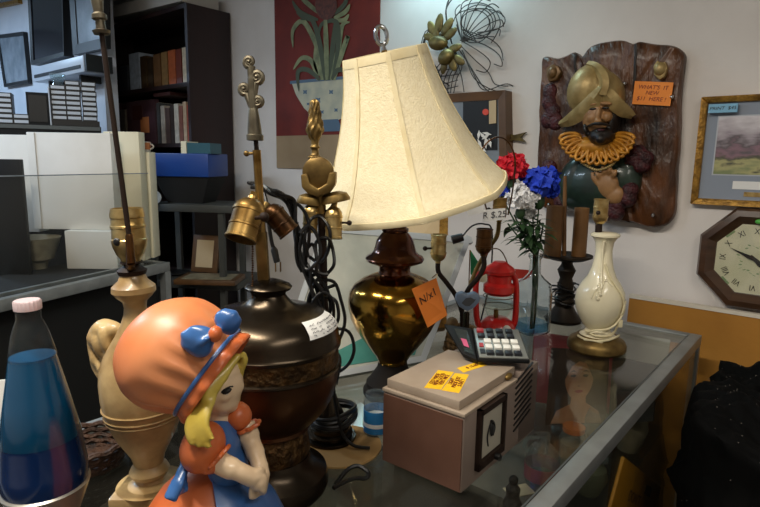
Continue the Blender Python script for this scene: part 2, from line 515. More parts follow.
for sx in (-1, 1): M().box((sx * (cw - .008), 0, (BZ + ZC - T) / 2), (.005, 2*cl - .05, ZC - T - BZ)).build('glass_side', 'case_glass', case)
M().box((0, -cl + .008, (BZ + ZC - T) / 2), (2*cw - .05, .005, ZC - T - BZ)).build('glass_end', 'case_glass', case)
M().box((0, cl - .008, (BZ + ZC - T) / 2), (2*cw - .05, .005, ZC - T - BZ)).build('glass_end', 'case_glass', case)
SZ = .66
M().box((-.03, 0, SZ - .0036), (2*cw - .08, 2*cl - .06, .006)).build('glass_shelf', 'case_glass', case)
M().box((0, 0, BZ / 2), (2*cw, 2*cl, BZ)).build('base_cabinet', 'cabinet_black', case)
# ------------------------------------------------------------------ back-left: bookcase
BY = 1.85
bxr = at(190, 100, y=BY).x; bxl = bxr - 1.2; btop = at(181, 4, y=BY).z
t = thing('bookcase', 'tall dark brown bookcase full of books against the back wall', 'bookcase', ((bxl + bxr) / 2, YW - .01, 0))
hw = (bxr - bxl) / 2; bd = YW - .01 - BY
for s in (-1, 1): M().box((s * (hw - .013), -bd / 2, btop / 2), (.026, bd, btop)).build('side_panel', 'dark_wood', t)
M().box((0, -.008, btop / 2), (2*hw - .052, .012, btop - .02)).build('back_panel', 'black_wood', t)
M().box((0, -bd / 2, btop - .012), (2*hw - .052, bd, .024)).build('top_panel', 'dark_wood', t)
sh = [at(150, 87, y=BY).z, at(150, 143.5, y=BY).z]
sh += [sh[1] - .38, sh[1] - .78, .08]
for z in sh: M().box((0, -bd / 2 - .002, z - .012), (2*hw - .052, bd - .01, .024)).build('shelf', 'dark_wood', t)
# a pale board laid on the bookcase and the things on it
tag(M().slab([at(103, 20, y=BY + .0), at(181, 1, y=BY), at(181, 1, y=BY) + Vector((0, 0, .07)), at(103, 20, y=BY) + Vector((0, 0, .07))], .25, Vector((0, -1, 0))).build('foam_board', 'white_edge'), 'pale grey board lying along the top of the bookcase', 'board')
def book(x0, x1, y0, shelf, col, label, yy=BY + .03, dp=.17, lean=0, nm='book'):
    a = at(x0, 80, y=yy).x; b = at(x1, 80, y=yy).x; zt = at((x0 + x1) / 2, y0, y=yy).z; zb = sh[shelf]
    r = thing(nm, label, 'book', ((a + b) / 2, yy, zb + .0005), group='books on the bookcase shelves')
    if lean: r.rotation_euler.y = R(lean)
    w = abs(b - a) - .002; h = zt - zb
    k = 'book_' + col.strip('#')
    if k not in MATS: mat(k, col, .4, var=.35, scale=30, coat=.3)
    M().box((0, dp / 2, h / 2), (w, dp, h)).build('cover', k, r)
    M().box((0, dp / 2 + .001, h - .001), (w * .8, dp - .006, .004)).build('pages', 'cream_card', r)
    return r
for spec in [
    (110, 118, 62, 0, '#22170f', 'dark brown book at the left end of the upper bookcase shelf'),
    (119, 128, 66, 0, '#3c4046', 'small grey book left of the silver-white spine on the upper shelf'),
    (130, 140, 53, 0, '#a9b6c6', 'silver-white thick spine standing on the upper bookcase shelf'),
    (141, 147, 56, 0, '#4a3721', 'brown spine right of the silver-white one on the upper shelf'),
    (148, 153, 58, 0, '#3b2c1e', 'narrow dark spine in the middle of the upper shelf'),
    (154, 161, 54, 0, '#6a4a2c', 'brown and tan spine in the middle of the upper shelf'),
    (162, 168, 52, 0, '#82623a', 'tan spine left of the orange books on the upper shelf'),
    (169, 176, 50, 0, '#a5532c', 'orange-red spine on the upper bookcase shelf'),
    (176.5, 182, 49, 0, '#6b2f22', 'dark red spine beside the orange one on the upper shelf'),
    (183, 189, 47, 0, '#c7b69c', 'white and orange spine at the right end of the upper shelf'),
    (112, 118, 104, 1, '#4a2226', 'maroon spine at the left end of the lower bookcase shelf'),
    (118.5, 123, 110, 1, '#8b8172', 'short pale spine at the left of the lower bookcase shelf'),
    (155, 158, 103, 1, '#4a4b4b', 'thin grey spine right of the large cover on the lower shelf'),
    (159, 163, 106, 1, '#b7ada0', 'thin white spine right of the large cover on the lower shelf'),
    (163.5, 168, 108, 1, '#5d4b47', 'grey-brown spine on the lower bookcase shelf'),
    (168.5, 172, 105, 1, '#3f3532', 'thin dark spine left of the white ones on the lower shelf'),
    (172.5, 177, 104, 1, '#d2cabb', 'white spine in the right half of the lower shelf'),
    (177.5, 181, 106, 1, '#8a5548', 'thin reddish spine right of the white one on the lower shelf'),
    (181.5, 185, 102, 1, '#c5a98b', 'tan spine near the right end of the lower shelf'),
    (185.5, 189.5, 105, 1, '#a8452f', 'red spine at the right end of the lower bookcase shelf'),
]: book(*spec)
b = book(125, 153.5, 101, 1, '#4b3136', 'large dark picture book with its cover facing out on the lower shelf', yy=BY + .02, dp=.03)
w = at(153, 80, y=BY).x - at(125, 80, y=BY).x
M().box((-.04, -.001, .2), (w * .35, .003, .09)).build('cover_print', 'bag_print', b); M().box((.05, -.001, .12), (w * .3, .003, .1)).build('cover_print', 'terracotta', b)
tag(M().box((bxr - .35, BY + .1, sh[1] + .30), (.2, .16, .02)).build('book', 'bag_print'), 'dark book lying flat across the tops of the lower shelf spines', 'book', 'books on the bookcase shelves')

# ------------------------------------------------------------------ grey shelving unit in front of the bookcase
p0 = at(235, 206, d=2.95); gz = p0.z
gu = thing('shelving_unit', 'grey metal shelving unit with a blue bin on top, before the bookcase', 'shelf', (p0.x, p0.y, 0), YAW - R(8))
W, D = .5, .34
for i, z in enumerate((gz, gz - .42, gz - .8)):
    M().box((-W / 2, D / 2, z - .02), (W, D, .04)).build('shelf', 'grey_shelf', gu, bevel=.003)
for x in (-W + .015, -.09):
    for y in (.03, D - .03): M().box((x, y, (gz - .04) / 2), (.03, .03, gz - .04)).build('upright', 'grey_shelf', gu)
gux = Matrix.Translation(gu.location) @ Matrix.Rotation(YAW - R(8), 4, 'Z')
def gl(x, y, z): return gux @ Vector((x, y, z))
bl = thing('storage_bin', 'dark blue plastic bin on the grey metal shelving unit', 'bin', gl(-.325, .17, gz), YAW - R(8))
z1, z2 = .145, .27
m = M(); m.box((0, 0, (z1 + z2) / 2), (.33, .26, z2 - z1)); m.build('front_panel', 'blue_plastic', bl, bevel=.006)
m = M(); m.hexa([(-.1, -.08, 0), (.1, -.08, 0), (.1, .09, 0), (-.1, .09, 0)], [(-.158, -.12, z1), (.158, -.12, z1), (.158, .12, z1), (-.158, .12, z1)]); m.build('tapered_base', 'black_soft', bl)  # tapering lower bin, its shading put in as black colour
rl = thing('paper_roll', 'small white paper roll end beside the blue bin', 'roll', gl(-.455, -.0, gz), YAW + R(25))
M().cyl((0, -.02, .036), (0, .07, .036), .036, seg=24).build('roll', 'white_paper', rl); M().cyl((0, -.021, .036), (0, 0, .036), .012, seg=12).build('core', 'grey_print', rl)
tag(M().box(gl(-.215, .12, gz + z2 + .028), (.13, .14, .055), Matrix.Rotation(YAW - R(8), 3, 'Z')).build('book_stack', 'teal'), 'teal book lying on the blue bin', 'book')
tag(M().box(gl(-.3, .12, gz + z2 + .032), (.03, .14, .064), Matrix.Rotation(YAW - R(8), 3, 'Z')).build('book', 'cream_card'), 'cream book standing on the blue bin', 'book')
# things on its lower shelves
zz = gz - .42
f = thing('framed_picture', 'small brown framed picture leaning on the lower shelf under the blue bin', 'picture frame', gl(-.3, .24, zz + .003), YAW - R(20), rot=(R(-12), 0, YAW - R(14)))
M().box((0, 0, .11), (.17, .02, .22)).build('frame', 'brown_frame', f, bevel=.004); M().box((0, -.011, .11), (.11, .004, .16)).build('print', 'tan_card', f)
f = thing('framed_picture', 'flat wooden frame lying on the lower shelf of the grey unit', 'picture frame', gl(-.16, .02, zz + .0015), YAW - R(2))
M().box((0, 0, .014), (.33, .2, .026)).build('frame', 'brown_frame', f, bevel=.003); M().box((0, 0, .0275), (.27, .15, .003)).build('print', 'stone', f)
k = thing('plate', 'dark round plate on the lower shelf under the blue bin', 'plate', gl(-.43, .17, zz + .0006))
M().lathe([(0, 0), (.035, 0), (.07, .012), (.067, .016), (.035, .006), (0, .005)], 32).build('dish', 'black', k)
k = thing('bowl', 'grey bowl on the lowest shelf of the grey unit', 'bowl', gl(-.36, .13, gz - .7994))
M().lathe([(0, 0), (.04, 0), (.09, .05), (.086, .052), (.04, .008), (0, .008)], 32).build('dish', 'stone', k)

# ------------------------------------------------------------------ far left wall: pictures, set-top shelf, media racks
def wall_frame(name, q, label, fm, pm, fw, cat='picture frame', th=.03, y=YP):
    P = [at(x, yy, y=y - th) for x, yy in q]      # tl, tr, br, bl
    c = sum(P, Vector()) / 4
    t = thing(name, label, cat, (c.x, y, c.z))
    loc = [Vector((p.x - c.x, -th, p.z - c.z)) for p in P]
    inn = []
    for i, p in enumerate(loc):
        a = (loc[(i+1) % 4] - p).normalized(); b = (loc[i-1] - p).normalized()
        inn.append(p + (a + b) * fw)
    m = M(); n = Vector((0, 1, 0))
    for i in range(4):
        j = (i + 1) % 4
        m.hexa([loc[i] + n * th, loc[j] + n * th, inn[j] + n * th, inn[i] + n * th], [loc[i], loc[j], inn[j] + n * .006, inn[i] + n * .006])
    m.build('frame', fm, t)
    m = M(); m.slab([p + n * .012 for p in inn], .006, Vector((0, -1, 0))); m.build('picture', pm, t)
    return t, inn, c
wall_frame('framed_picture', [(-4, 35), (23, 31.5), (28, 83), (4, 87)], 'small black framed grey print at the far left edge', 'black', 'grey_print', .025)
wall_frame('monitor', [(27, -12), (62, -20), (64, 56), (31, 65)], 'large dark glossy screen hanging at upper left', 'black', 'screen', .03, 'screen', .06)
wall_frame('framed_picture', [(68, -20), (103, -28), (104, 48), (73, 55)], 'black framed grey print between the dark screen and the bookcase', 'black', 'grey_print', .06, th=.04)
wall_frame('framed_picture', [(-8, -4), (16, -10), (18, 3), (-6, 8)], 'gilt framed picture cut off at the top left corner', 'frame_gold', 'grey_print', .03)
a = at(33, 82, y=YP - .16); b2 = at(84, 72, y=YP - .16); h = at(33, 67, y=YP - .16).z - a.z
t = thing('cassette_deck', 'silver cassette deck on a bracket below the dark screen', 'deck', ((a.x + b2.x) / 2, YP, (a.z + b2.z) / 2))
w = b2.x - a.x
M().box((0, -.08, h / 2), (w, .16, h)).build('body', 'silver_plastic', t, bevel=.006)
M().box((.0, -.162, h * .35), (w * .9, .005, h * .2)).build('slot', 'black', t); M().box((w / 2 + .012, -.08, h * .55), (.024, .15, h)).build('end_cap', 'black', t)
for x in (-.3, .3): M().box((x * w, -.06, -.02), (.02, .12, .04)).build('bracket', 'black', t)
# black cabinet carrying the racks, turned to face into the shop
CA = YAW + R(27)
pc = at(101, 127, d=3.12)
zt = pc.z
CBX = Matrix.Translation((pc.x, pc.y, 0)) @ Matrix.Rotation(CA, 4, 'Z')
def cb(x, y, z): return CBX @ Vector((x, y, z))
def cbx(px): 
    """distance along the cabinet front of a photo column"""
    v = ray(px, 110); nrm = Vector((math.sin(CA), -math.cos(CA), 0)); t_ = (pc - CAMP).dot(nrm) / v.dot(nrm)
    return (CBX.inverted() @ (CAMP + v * t_)).x
t = thing('media_cabinet', 'tall black cabinet under the stacked video cassettes', 'cabinet', cb(0, 0, 0), CA)
CW_ = .78
M().box((-CW_ / 2, .1, zt / 2), (CW_, .2, zt)).build('body', 'black_soft', t)
M().box((-CW_ / 2, -.002, zt - .012), (CW_ - .01, .006, .02)).build('edge_strip', 'alu_dark', t)
cass = None
def cassette(x, z, label, w, group):
    global cass
    if cass is None:
        cass = thing('video_cassette', label, 'cassette', cb(x, .02, z), CA, group=group)
        M().box((0, .055, .013), (w, .11, .026)).build('sleeve', 'black', cass); M().box((0, -.002, .0135), (w * .86, .004, .015)).build('spine_label', 'silver_plastic', cass)
        return cass
    return dup(cass, cb(x, .02, z), label, group=group)
cols = [(52.5, 66), (67, 81), (82, 97.5)]
cw_ = .073
names = ['left', 'middle', 'right']
ordn = ['bottom', 'second lowest', 'third lowest', 'fourth lowest', 'fourth from the top', 'third from the top', 'second from the top', 'topmost']
ordn7 = ['bottom', 'second lowest', 'third lowest', 'middle', 'third from the top', 'second from the top', 'topmost']
for c, (a, b2) in enumerate(cols):
    for k in range(8):
        if k == 7 and c == 0: continue
        cassette((cbx(a) + cbx(b2)) / 2 + rnd.uniform(-.002, .002), zt + .03 + k * .0265, f'white-spined cassette, {(ordn if c else ordn7)[k]} of the {names[c]} stack beside the bookcase', cw_, 'cassette stacks beside the bookcase')
xm = (cbx(52.5) + cbx(97.5)) / 2; xw = cbx(97.5) - cbx(52.5)
tr = thing('cassette_rack', 'thin black rack under the three cassette stacks', 'rack', cb(xm, .08, zt + .0008), CA)
M().box((0, 0, .0145), (xw + .014, .15, .029)).build('tray', 'black', tr); M().box((-xw / 2 - .012, 0, .1), (.006, .15, .2)).build('end_panel', 'silver_plastic', tr)
for k in range(6):
    cassette((cbx(-9) + cbx(12)) / 2 + .01, zt + .0005 + k * .0265, ['lowest', 'second lowest', 'third lowest', 'third from the top', 'second from the top', 'topmost'][k] + ' cassette of the stack at the far left edge', cw_, 'cassettes at the far left edge')
for k in range(2):
    cassette(cbx(17.5) + .012, zt + .0005 + k * .0265, ['lower', 'upper'][k] + ' cassette of the pair beside the black speaker box', cw_ , 'cassettes at the far left edge')
xa, xc = cbx(26.5), cbx(49)
t = thing('speaker_box', 'black box standing between the cassette stacks', 'speaker', cb((xa + xc) / 2, .09, zt + .0008), CA)
hb = at(40, 96, d=3.15).z - zt
M().box((0, 0, hb / 2), (xc - xa, .14, hb)).build('body', 'black_soft', t); M().box((0, -.071, hb / 2), (xc - xa - .02, .004, hb - .03)).build('grille', 'black', t)
t = thing('glass_ornament', 'clear glass ornament on top of the cassette stacks', 'ornament', cb((cbx(52.5) + cbx(66)) / 2, .07, zt + .031 + 7 * .0265))
M().lathe([(0, 0), (.03, 0), (.022, .02), (.036, .04), (.04, .06), (.036, .062), (.03, .045), (0, .03)], 16).build('dish', 'bottle_glass', t)

# ------------------------------------------------------------------ second showcase across the aisle
A, B = at(170, 262, z=1.0), at(0, 300, z=1.0)
dv = (B - A).normalized(); nv = Vector((dv.y, -dv.x, 0))
if nv.x > 0: nv = -nv
sc = thing('glass_showcase', 'second glass showcase at left with a glass guard and dark interior', 'showcase', A, math.atan2(dv.y, dv.x))
LL, WW = 1.75, .46
sg = 1 if (Matrix.Rotation(math.atan2(dv.y, dv.x), 3, 'Z') @ Vector((0, 1, 0))).dot(nv) > 0 else -1
RLh = .045
def sb(n, x0, x1, y0, y1, z0, z1, m_, bev=0):
    return M().box(((x0 + x1) / 2, sg * (y0 + y1) / 2, (z0 + z1) / 2 - 1), (x1 - x0, abs(y1 - y0), z1 - z0)).build(n, m_, sc, bevel=bev)
sb('frame_rail', 0, LL, 0, .035, 1 - RLh, 1, 'alu', .003); sb('frame_rail', 0, LL, WW - .03, WW, 1 - RLh, .985, 'alu')
sb('frame_rail', 0, .03, .035, WW - .03, 1 - RLh, 1, 'alu'); sb('frame_rail', LL - .03, LL, .035, WW - .03, 1 - RLh, 1, 'alu')
for x in (0, LL - .035):
    for y in (0, WW - .035): sb('corner_post', x, x + .035, y, y + .035, .12, 1 - RLh, 'alu')
sb('top_deck', .03, LL - .03, .035, WW - .03, .985, .993, 'void_black')
sb('interior_panel', .04, LL - .04, .05, WW - .04, .14, .95, 'void_black'); sb('kick_base', 0, LL, 0, WW, 0, .12, 'void_black')
g0 = at(157, 268, d=2.62)
gh = at(157, 176, d=2.62).z - .99
sb('glass_guard', .06, LL - .05, .05, .058, 1.0, 1.0 + gh, 'dusty_glass')
sb('guard_edge', .06, LL - .05, .049, .059, 1.0 + gh, 1.004 + gh, 'grey_print')
sb('inner_rail', .1, LL - .1, .064, .08, .994, 1.006, 'alu')
SCX = Matrix.Translation(A) @ Matrix.Rotation(math.atan2(dv.y, dv.x), 4, 'Z')
def scl(x, y, z): return SCX @ Vector((x, sg * y, z - 1))
scr = math.atan2(dv.y, dv.x)
# boxes on the second showcase, placed by where they stand behind the guard
def stand_box(name, q, d, dep, label, mt, cat='box', zb=None, seam=None, rz=None):
    """q: left, right, top, bottom of the front face in the photo; d: distance"""
    l = at(q[0], (q[2] + q[3]) / 2, d=d); r = at(q[1], (q[2] + q[3]) / 2, d=d)
    top = at((q[0] + q[1]) / 2, q[2], d=d).z; bot = at((q[0] + q[1]) / 2, q[3], d=d).z if zb is None else zb
    c = (l + r) / 2; a = YAW if rz is None else YAW + R(rz)
    t = thing(name, label, cat, (c.x, c.y, bot), a)
    w = (r - l).length
    M().box((0, dep / 2, (top - bot) / 2), (w, dep, top - bot)).build('body', mt, t, bevel=.003)
    if seam:
        for sx in seam: M().box((-w / 2 + sx * w, -.001, (top - bot) / 2), (.003, .004, top - bot - .004)).build('seam', 'white_edge', t)
    return t, w, top - bot
DK = .9935
stand_box('storage_box', (65, 116, 231, 253), 2.53, .07, 'long white box lying under the large white box', 'white_card', zb=DK)
stand_box('storage_box', (30, 113, 133, 230.5), 2.53, .07, 'large flat white box propped behind the glass guard', 'white_card', seam=[.1])
stand_box('storage_box', (-8, 36, 135, 243), 2.62, .08, 'white box behind the left edge of the large white box', 'white_card', zb=Ax(33, 262, d=2.512, base=DK).z(237) + DK + .001)
stand_box('storage_box', (106, 141, 132, 232), 2.67, .07, 'tall cream box left of the blue bin', 'cream_card', seam=[.2], zb=1.0006)
cbq, cwq, chq = stand_box('storage_box', (126, 151, 152, 232), 2.76, .08, 'cream box at the right end of the showcase, lower than its neighbour', 'cream_card', seam=[.4], zb=1.0006)
stand_box('display_panel', (-20, 24, 159, 242), 2.355, .02, 'dark upright panel at the far left edge', 'black', 'panel', zb=DK)
k = thing('mug', 'orange and white printed mug on the lower cream box', 'mug', Matrix.Translation(cbq.location) @ Matrix.Rotation(YAW, 4, 'Z') @ Vector((.012, .04, chq + .0006)), YAW)
M().lathe([(0, 0), (.036, 0), (.039, .004), (.042, .05), (.04, .05), (.036, .008), (0, .008)], 28).build('cup', 'white_edge', k)
M().lathe([(.0406, .012), (.0412, .012), (.0424, .046), (.0418, .046)], 28, cap=False).build('orange_band', 'terracotta', k)
M().tube([(.037 + .02 * math.sin(PI * j / 8), 0, .012 + .03 * j / 8) for j in range(9)], .004, 8).build('handle', 'white_edge', k)
k = Ax(37, 262, d=2.545, base=DK)
t = thing('serving_dish', 'pale oval dish under the large white box', 'dish', k.p)
zt2 = k.z(237)
M().lathe([(0, 0), (.04, 0), (.045, .03), (.07, .045), (.1, zt2 - .012), (.105, zt2), (.098, zt2), (.065, .055), (0, .05)], 36).build('dish', 'stone', t)
# ------------------------------------------------------------------ back wall: poster
def wl(px, py, off=0): return at(px, py, y=YW - off)
def wroot(px, py): 
    p = wl(px, py); return Vector((p.x, YW, p.z))
class WF:
    """points on the back wall relative to a thing hung there: x right, z up, y = minus distance off the wall"""
    def __init__(s, px, py): s.o = wroot(px, py)
    def __call__(s, px, py, off=0): return wl(px, py, off) - s.o
w = WF(325, 70)
po = thing('poster', 'red botanical poster of a potted plant hanging behind the cream shade', 'poster', w.o)
q = [w(272, -30, .008), w(378, -38, .008), w(380, 132, .008), w(278, 136, .008)]
q[0].x = q[3].x = (q[0].x + q[3].x) / 2; q[1].x = q[2].x = (q[1].x + q[2].x) / 2
q[0].z = q[1].z; zb = q[3].z; q[2].z = zb
zs = w(280, 168, .008).z
m = M(); m.slab(q, .006, Vector((0, -1, 0))); m.build('red_sheet', 'poster_red', po)
m = M(); m.slab([(q[0].x, -.008, zb), (q[1].x, -.008, zb), (q[1].x, -.008, zs), (q[0].x, -.008, zs)], .006, Vector((0, -1, 0))); m.build('tan_strip', 'poster_strip', po)
m = M()
pot = [(291, 81), (300, 80), (330, 78), (368, 76), (366, 92), (360, 105), (348, 116), (338, 120), (316, 120), (304, 108), (296, 95)]
m.poly([w(x, y, .0105) for x, y in pot], (0, -1, 0), .002)
m.mi = 1
m.poly([w(x, y, .0112) for x, y in [(290, 84), (290, 81), (368, 74), (369, 77)]], (0, -1, 0), .001)
m.poly([w(x, y, .0108) for x, y in [(316, 120), (338, 119), (342, 131), (312, 132)]], (0, -1, 0), .002)
for x, y, r in ((305, 92, 3), (318, 100, 3.5), (331, 92, 3), (345, 99, 3), (322, 112, 2.5), (336, 110, 2.5), (308, 104, 2), (352, 88, 2.5)):
    m.poly([w(x + r * math.cos(a * PI / 4) * (1 if a % 2 else .5), y + r * math.sin(a * PI / 4) * (1 if a % 2 else .5), .0112) for a in range(8)], (0, -1, 0), .001)
m.build('painted_pot', ['pot_paint', 'pot_blue'], po, flat=True)
def leaf_strip(m, pts, wd, off):
    P = smooth_path([Vector((x, y, 0)) for x, y in pts], 6); A, B = [], []
    for i, p in enumerate(P):
        t_ = (P[min(i + 1, len(P) - 1)] - P[max(i - 1, 0)]); nn = Vector((-t_.y, t_.x, 0)).normalized() * wd * math.sin(PI * (.12 + .88 * (i / (len(P) - 1)))) ** .7
        A.append(w(p.x + nn.x, p.y + nn.y, off)); B.append(w(p.x - nn.x, p.y - nn.y, off))
    m.strip(A, B)
m = M()
for i, pts in enumerate([[(318, 80), (312, 62), (302, 58), (293, 70)], [(320, 80), (308, 70), (298, 72), (299, 92)], [(322, 80), (318, 50), (304, 22), (293, 30), (293, 48)], [(325, 80), (320, 45), (312, 20), (300, 20)], [(327, 80), (326, 40), (325, 10)],
        [(329, 80), (333, 45), (336, 15)], [(331, 80), (338, 50), (342, 26), (350, 22)], [(333, 80), (338, 45), (336, 22), (322, 24), (318, 38)], [(334, 80), (343, 50), (348, 36), (346, 44)], [(332, 79), (338, 70), (350, 72), (356, 82)], [(326, 80), (316, 65), (317, 35)],
        [(318, 20), (300, 12), (292, 0)], [(320, 14), (306, 2), (296, -8)], [(334, 14), (344, 5), (348, -6)], [(334, 18), (345, 12), (350, 4)], [(316, 20), (305, 18), (296, 12)], [(335, 20), (344, 20), (349, 14)]]):
    m.mi = i % 2
    leaf_strip(m, pts, 2.5 if i < 11 else 2.3, .0118 + .0004 * (i % 5))
m.build('painted_leaves', ['paint_leaf', 'paint_leaf_dark'], po, solid=.0004, flat=True)
m = M(); m.poly([w(326 + 11 * math.cos(a * PI / 9), 5 + 15 * math.sin(a * PI / 9), .0142) for a in range(18)], (0, -1, 0), .002)
m.build('painted_flower', 'paint_flower', po)

# ------------------------------------------------------------------ wire twig ornament with gold fruit
w = WF(460, 50)
tw = thing('wire_ornament', 'dark twig wire wall ornament with gold fruit and leaves', 'wall ornament', w.o)
rr = random.Random(3)
m = M()
def wire(pts, r=.0022, off=.03):
    P = [w(x, y, off + rr.uniform(-.02, .03)) for x, y in pts]
    m.tube(smooth_path(P, 5), r, 5)
def jit(a, s): return a + rr.uniform(-s, s)
# upper right basket of wires
for k in range(7):
    cx_, cy_, rx, ry = jit(478, 5), jit(22, 4), 14 + 3 * (k % 5) , 12 + 3.0 * (k % 4)
    a0 = rr.uniform(0, 6)
    wire([(cx_ + rx * math.cos(a0 + j * .7), cy_ + ry * math.sin(a0 + j * .7)) for j in range(rr.choice([6, 8, 9]))])
for k in range(9):
    a = R(-150 + k * 24)
    wire([(462, 42), (468 + 12 * math.cos(a) , 30 + 12 * math.sin(a)), (476 + 24 * math.cos(a), 22 + 22 * math.sin(a)), (478 + 26 * math.cos(a + .3), 22 + 24 * math.sin(a + .3))])
# left loop and lower cage
for k in range(6):
    wire([(450, 50), (jit(430, 4), jit(32, 6)), (jit(422, 3), jit(50, 6)), (jit(432, 4), jit(72, 6)), (jit(446, 5), jit(88, 6))])
for k in range(7):
    x0 = 434 + 4 * k
    wire([(455, 50), (x0 + 4, 66), (x0 - 1, 78), (x0 - 2 + jit(0, 3), 93)])
for k in range(4): wire([(430 + jit(0, 2), 70 + 6 * k), (444, 71 + 6 * k + jit(0, 2)), (458, 68 + 6 * k)])
# trailing twigs to the right
for pts in ([(460, 45), (475, 60), (488, 72), (495, 84), (508, 86)], [(458, 48), (470, 66), (482, 85), (490, 92)], [(465, 38), (485, 45), (499, 55), (502, 66), (494, 64)], [(462, 50), (474, 75), (484, 90), (505, 84), (513, 86)],
            [(460, 40), (480, 52), (490, 62), (486, 72), (476, 70)], [(455, 55), (461, 75), (464, 92)], [(463, 30), (488, 38), (500, 48), (503, 60)], [(458, 48), (466, 60), (474, 78), (488, 88), (500, 92)]): wire(pts)
for k in range(3): wire([(452, 44), (448, 28), (446, 10), (jit(452, 3), -4)], .003)
m.build('twig_cage', 'twig', tw)
for k, (x, y, rx, rz, a) in enumerate(((438, 43, 11, 7, 10), (446, 57, 9, 7.5, -25))):
    s_ = depth(wl(x, y)) / F
    M().ell(w(x, y, .06), (rx * s_, .022, rz * s_), Matrix.Rotation(R(a), 3, 'Y'), fn=lambda d: 1 + .25 * max(0, abs(d.x) - .85)).build('gold_fruit', 'gold_leaf', tw)
for k, (x, y, L_, a) in enumerate(((432, 29, 9, 120), (439, 24, 10, 80), (447, 27, 10, 50), (430, 37, 8, 165), (450, 34, 9, 30), (436, 33, 8, 95), (452, 63, 9, -60), (459, 60, 8, -35), (455, 48, 8, 10), (444, 66, 8, -100))):
    m = M(); a = R(a); s_ = depth(wl(x, y)) / F
    m.ell(w(x, y, .055), (L_ * s_, .006, L_ * .5 * s_), Matrix.Rotation(-a, 3, 'Y') , 12, 6)
    m.build('gold_leaf', 'gold_leaf', tw)

# ------------------------------------------------------------------ brown frame behind the shade
t, inn, c = wall_frame('framed_picture', [(400, 97), (505, 90), (507, 190), (400, 193)], 'brown wooden frame standing out from the wall right of the cream shade', 'brown_frame', 'grey_print', .035, th=.06, y=YW)
def fr(x, y, o_=.052): p = at(x, y, y=YW - o_); return Vector((p.x - c.x, p.y - YW, p.z - c.z))
def patch(name, q, mt, o_=.052, th=.003): return M().slab([fr(x, y, o_) for x, y in q], th, Vector((0, -1, 0))).build(name, mt, t)
patch('dark_print', [(463, 102), (497, 99), (497, 150), (463, 150)], 'black', .052)
patch('tan_card', [(489, 101), (496, 100), (496, 123), (489, 124)], 'tan_card', .056)
m = M(); m.poly([fr(485.5 + 3.2 * math.cos(a * PI / 6), 112 + 3.2 * math.sin(a * PI / 6), .056) for a in range(12)], (0, -1, 0), .002); m.build('red_dot', 'red_dot', t)
m = M()
for k in range(14):
    x, y, a = rr.uniform(466, 490), rr.uniform(130, 150), rr.uniform(0, 3)
    m.poly([fr(x + 5 * math.cos(a), y + 5 * math.sin(a), .056 + k * .0004), fr(x - 1.6 * math.sin(a), y + 1.6 * math.cos(a), .056 + k * .0004), fr(x - 5 * math.cos(a), y - 5 * math.sin(a), .056 + k * .0004), fr(x + 1.6 * math.sin(a), y - 1.6 * math.cos(a), .056 + k * .0004)], (0, -1, 0), .0003)
m.build('pale_leaf_print', 'white_card', t, flat=True)
w = WF(516, 137)
o = M().poly([w(x, y, .02) for x, y in [(506, 133), (514, 135), (526, 132), (520, 137), (525, 142), (514, 140), (506, 142)]], (0, -1, 0), .012).build('star_ornament', 'gold_leaf', loc=w.o)
tag(o, 'small spiky gold wall ornament right of the brown frame', 'ornament')

# ------------------------------------------------------------------ relief plaque
w = WF(605, 140)
pl = thing('relief_plaque', 'brown carved plank plaque with a helmeted man in a gold ruff', 'plaque', w.o)
out = [(541, 62), (545, 56), (556, 58), (563, 56), (574, 51), (581, 56), (590, 46), (604, 42), (620, 40), (632, 44), (640, 42), (655, 44), (668, 44), (677, 47), (683, 55), (683, 66), (681, 90), (679, 120), (678, 150), (675, 180), (673, 206), (669, 220), (660, 227), (648, 228), (636, 224), (624, 222), (606, 219), (590, 214), (570, 212), (552, 209), (542, 207), (538, 195), (537, 170), (538, 140), (539, 110), (540, 85)]
TH = .045
pts2 = [w(x, y, TH) for x, y in out]
cz = sum(pts2, Vector()) / len(pts2)
m = M(); rings = []
def wob(p, k): return noise.noise(Vector((p.x * 14, p.z * 14, k)))
dense = smooth_path(pts2, 4, True)
for f_, d in ((1, 0), (1.0, TH * .75), (.975, TH), (.8, TH), (.6, TH), (.4, TH), (.2, TH)):
    ring = []
    for p in dense:
        q_ = cz + (p - cz) * f_
        dd = d
        if d >= TH:
            dd = TH + .008 * wob(q_, 1) + .004 * noise.noise(Vector((q_.x * 60, q_.z * 18, 3)))
            for gx in (582, 636):
                g = w(gx, 130, TH).x + .006 * noise.noise(Vector((q_.z * 12, gx, 0)))
                if abs(q_.x - g) < .006: dd -= .012
        ring.append(m.v((q_.x + .006 * wob(q_, 5), -dd, q_.z + .004 * wob(q_, 9))))
    rings.append(ring)
for A_, B_ in zip(rings, rings[1:]):
    for k in range(len(A_)): m.f([A_[k], A_[(k+1) % len(A_)], B_[(k+1) % len(A_)], B_[k]])
m.f(rings[-1]); m.f(rings[0][::-1])
m.build('plank_board', 'plaque_wood', pl, ang=60)
def grv(pts, nm='plank_groove'):
    m = M(); m.tube(smooth_path([w(x, y, TH + .003) for x, y in pts], 5), .0045, 6); m.build(nm, 'relief_dark', pl)
grv([(636, 44), (635, 70), (634, 95)]); grv([(576, 54), (575, 66), (578, 76)])
sP = depth(wl(605, 140)) / F
def we(m, x, y, off, rx, rz, ry, a=0, fn=None, nu=20, nv=14):
    m.ell(w(x, y, off), (rx * sP, ry, rz * sP), Matrix.Rotation(R(a), 3, 'Y'), nu, nv, fn)
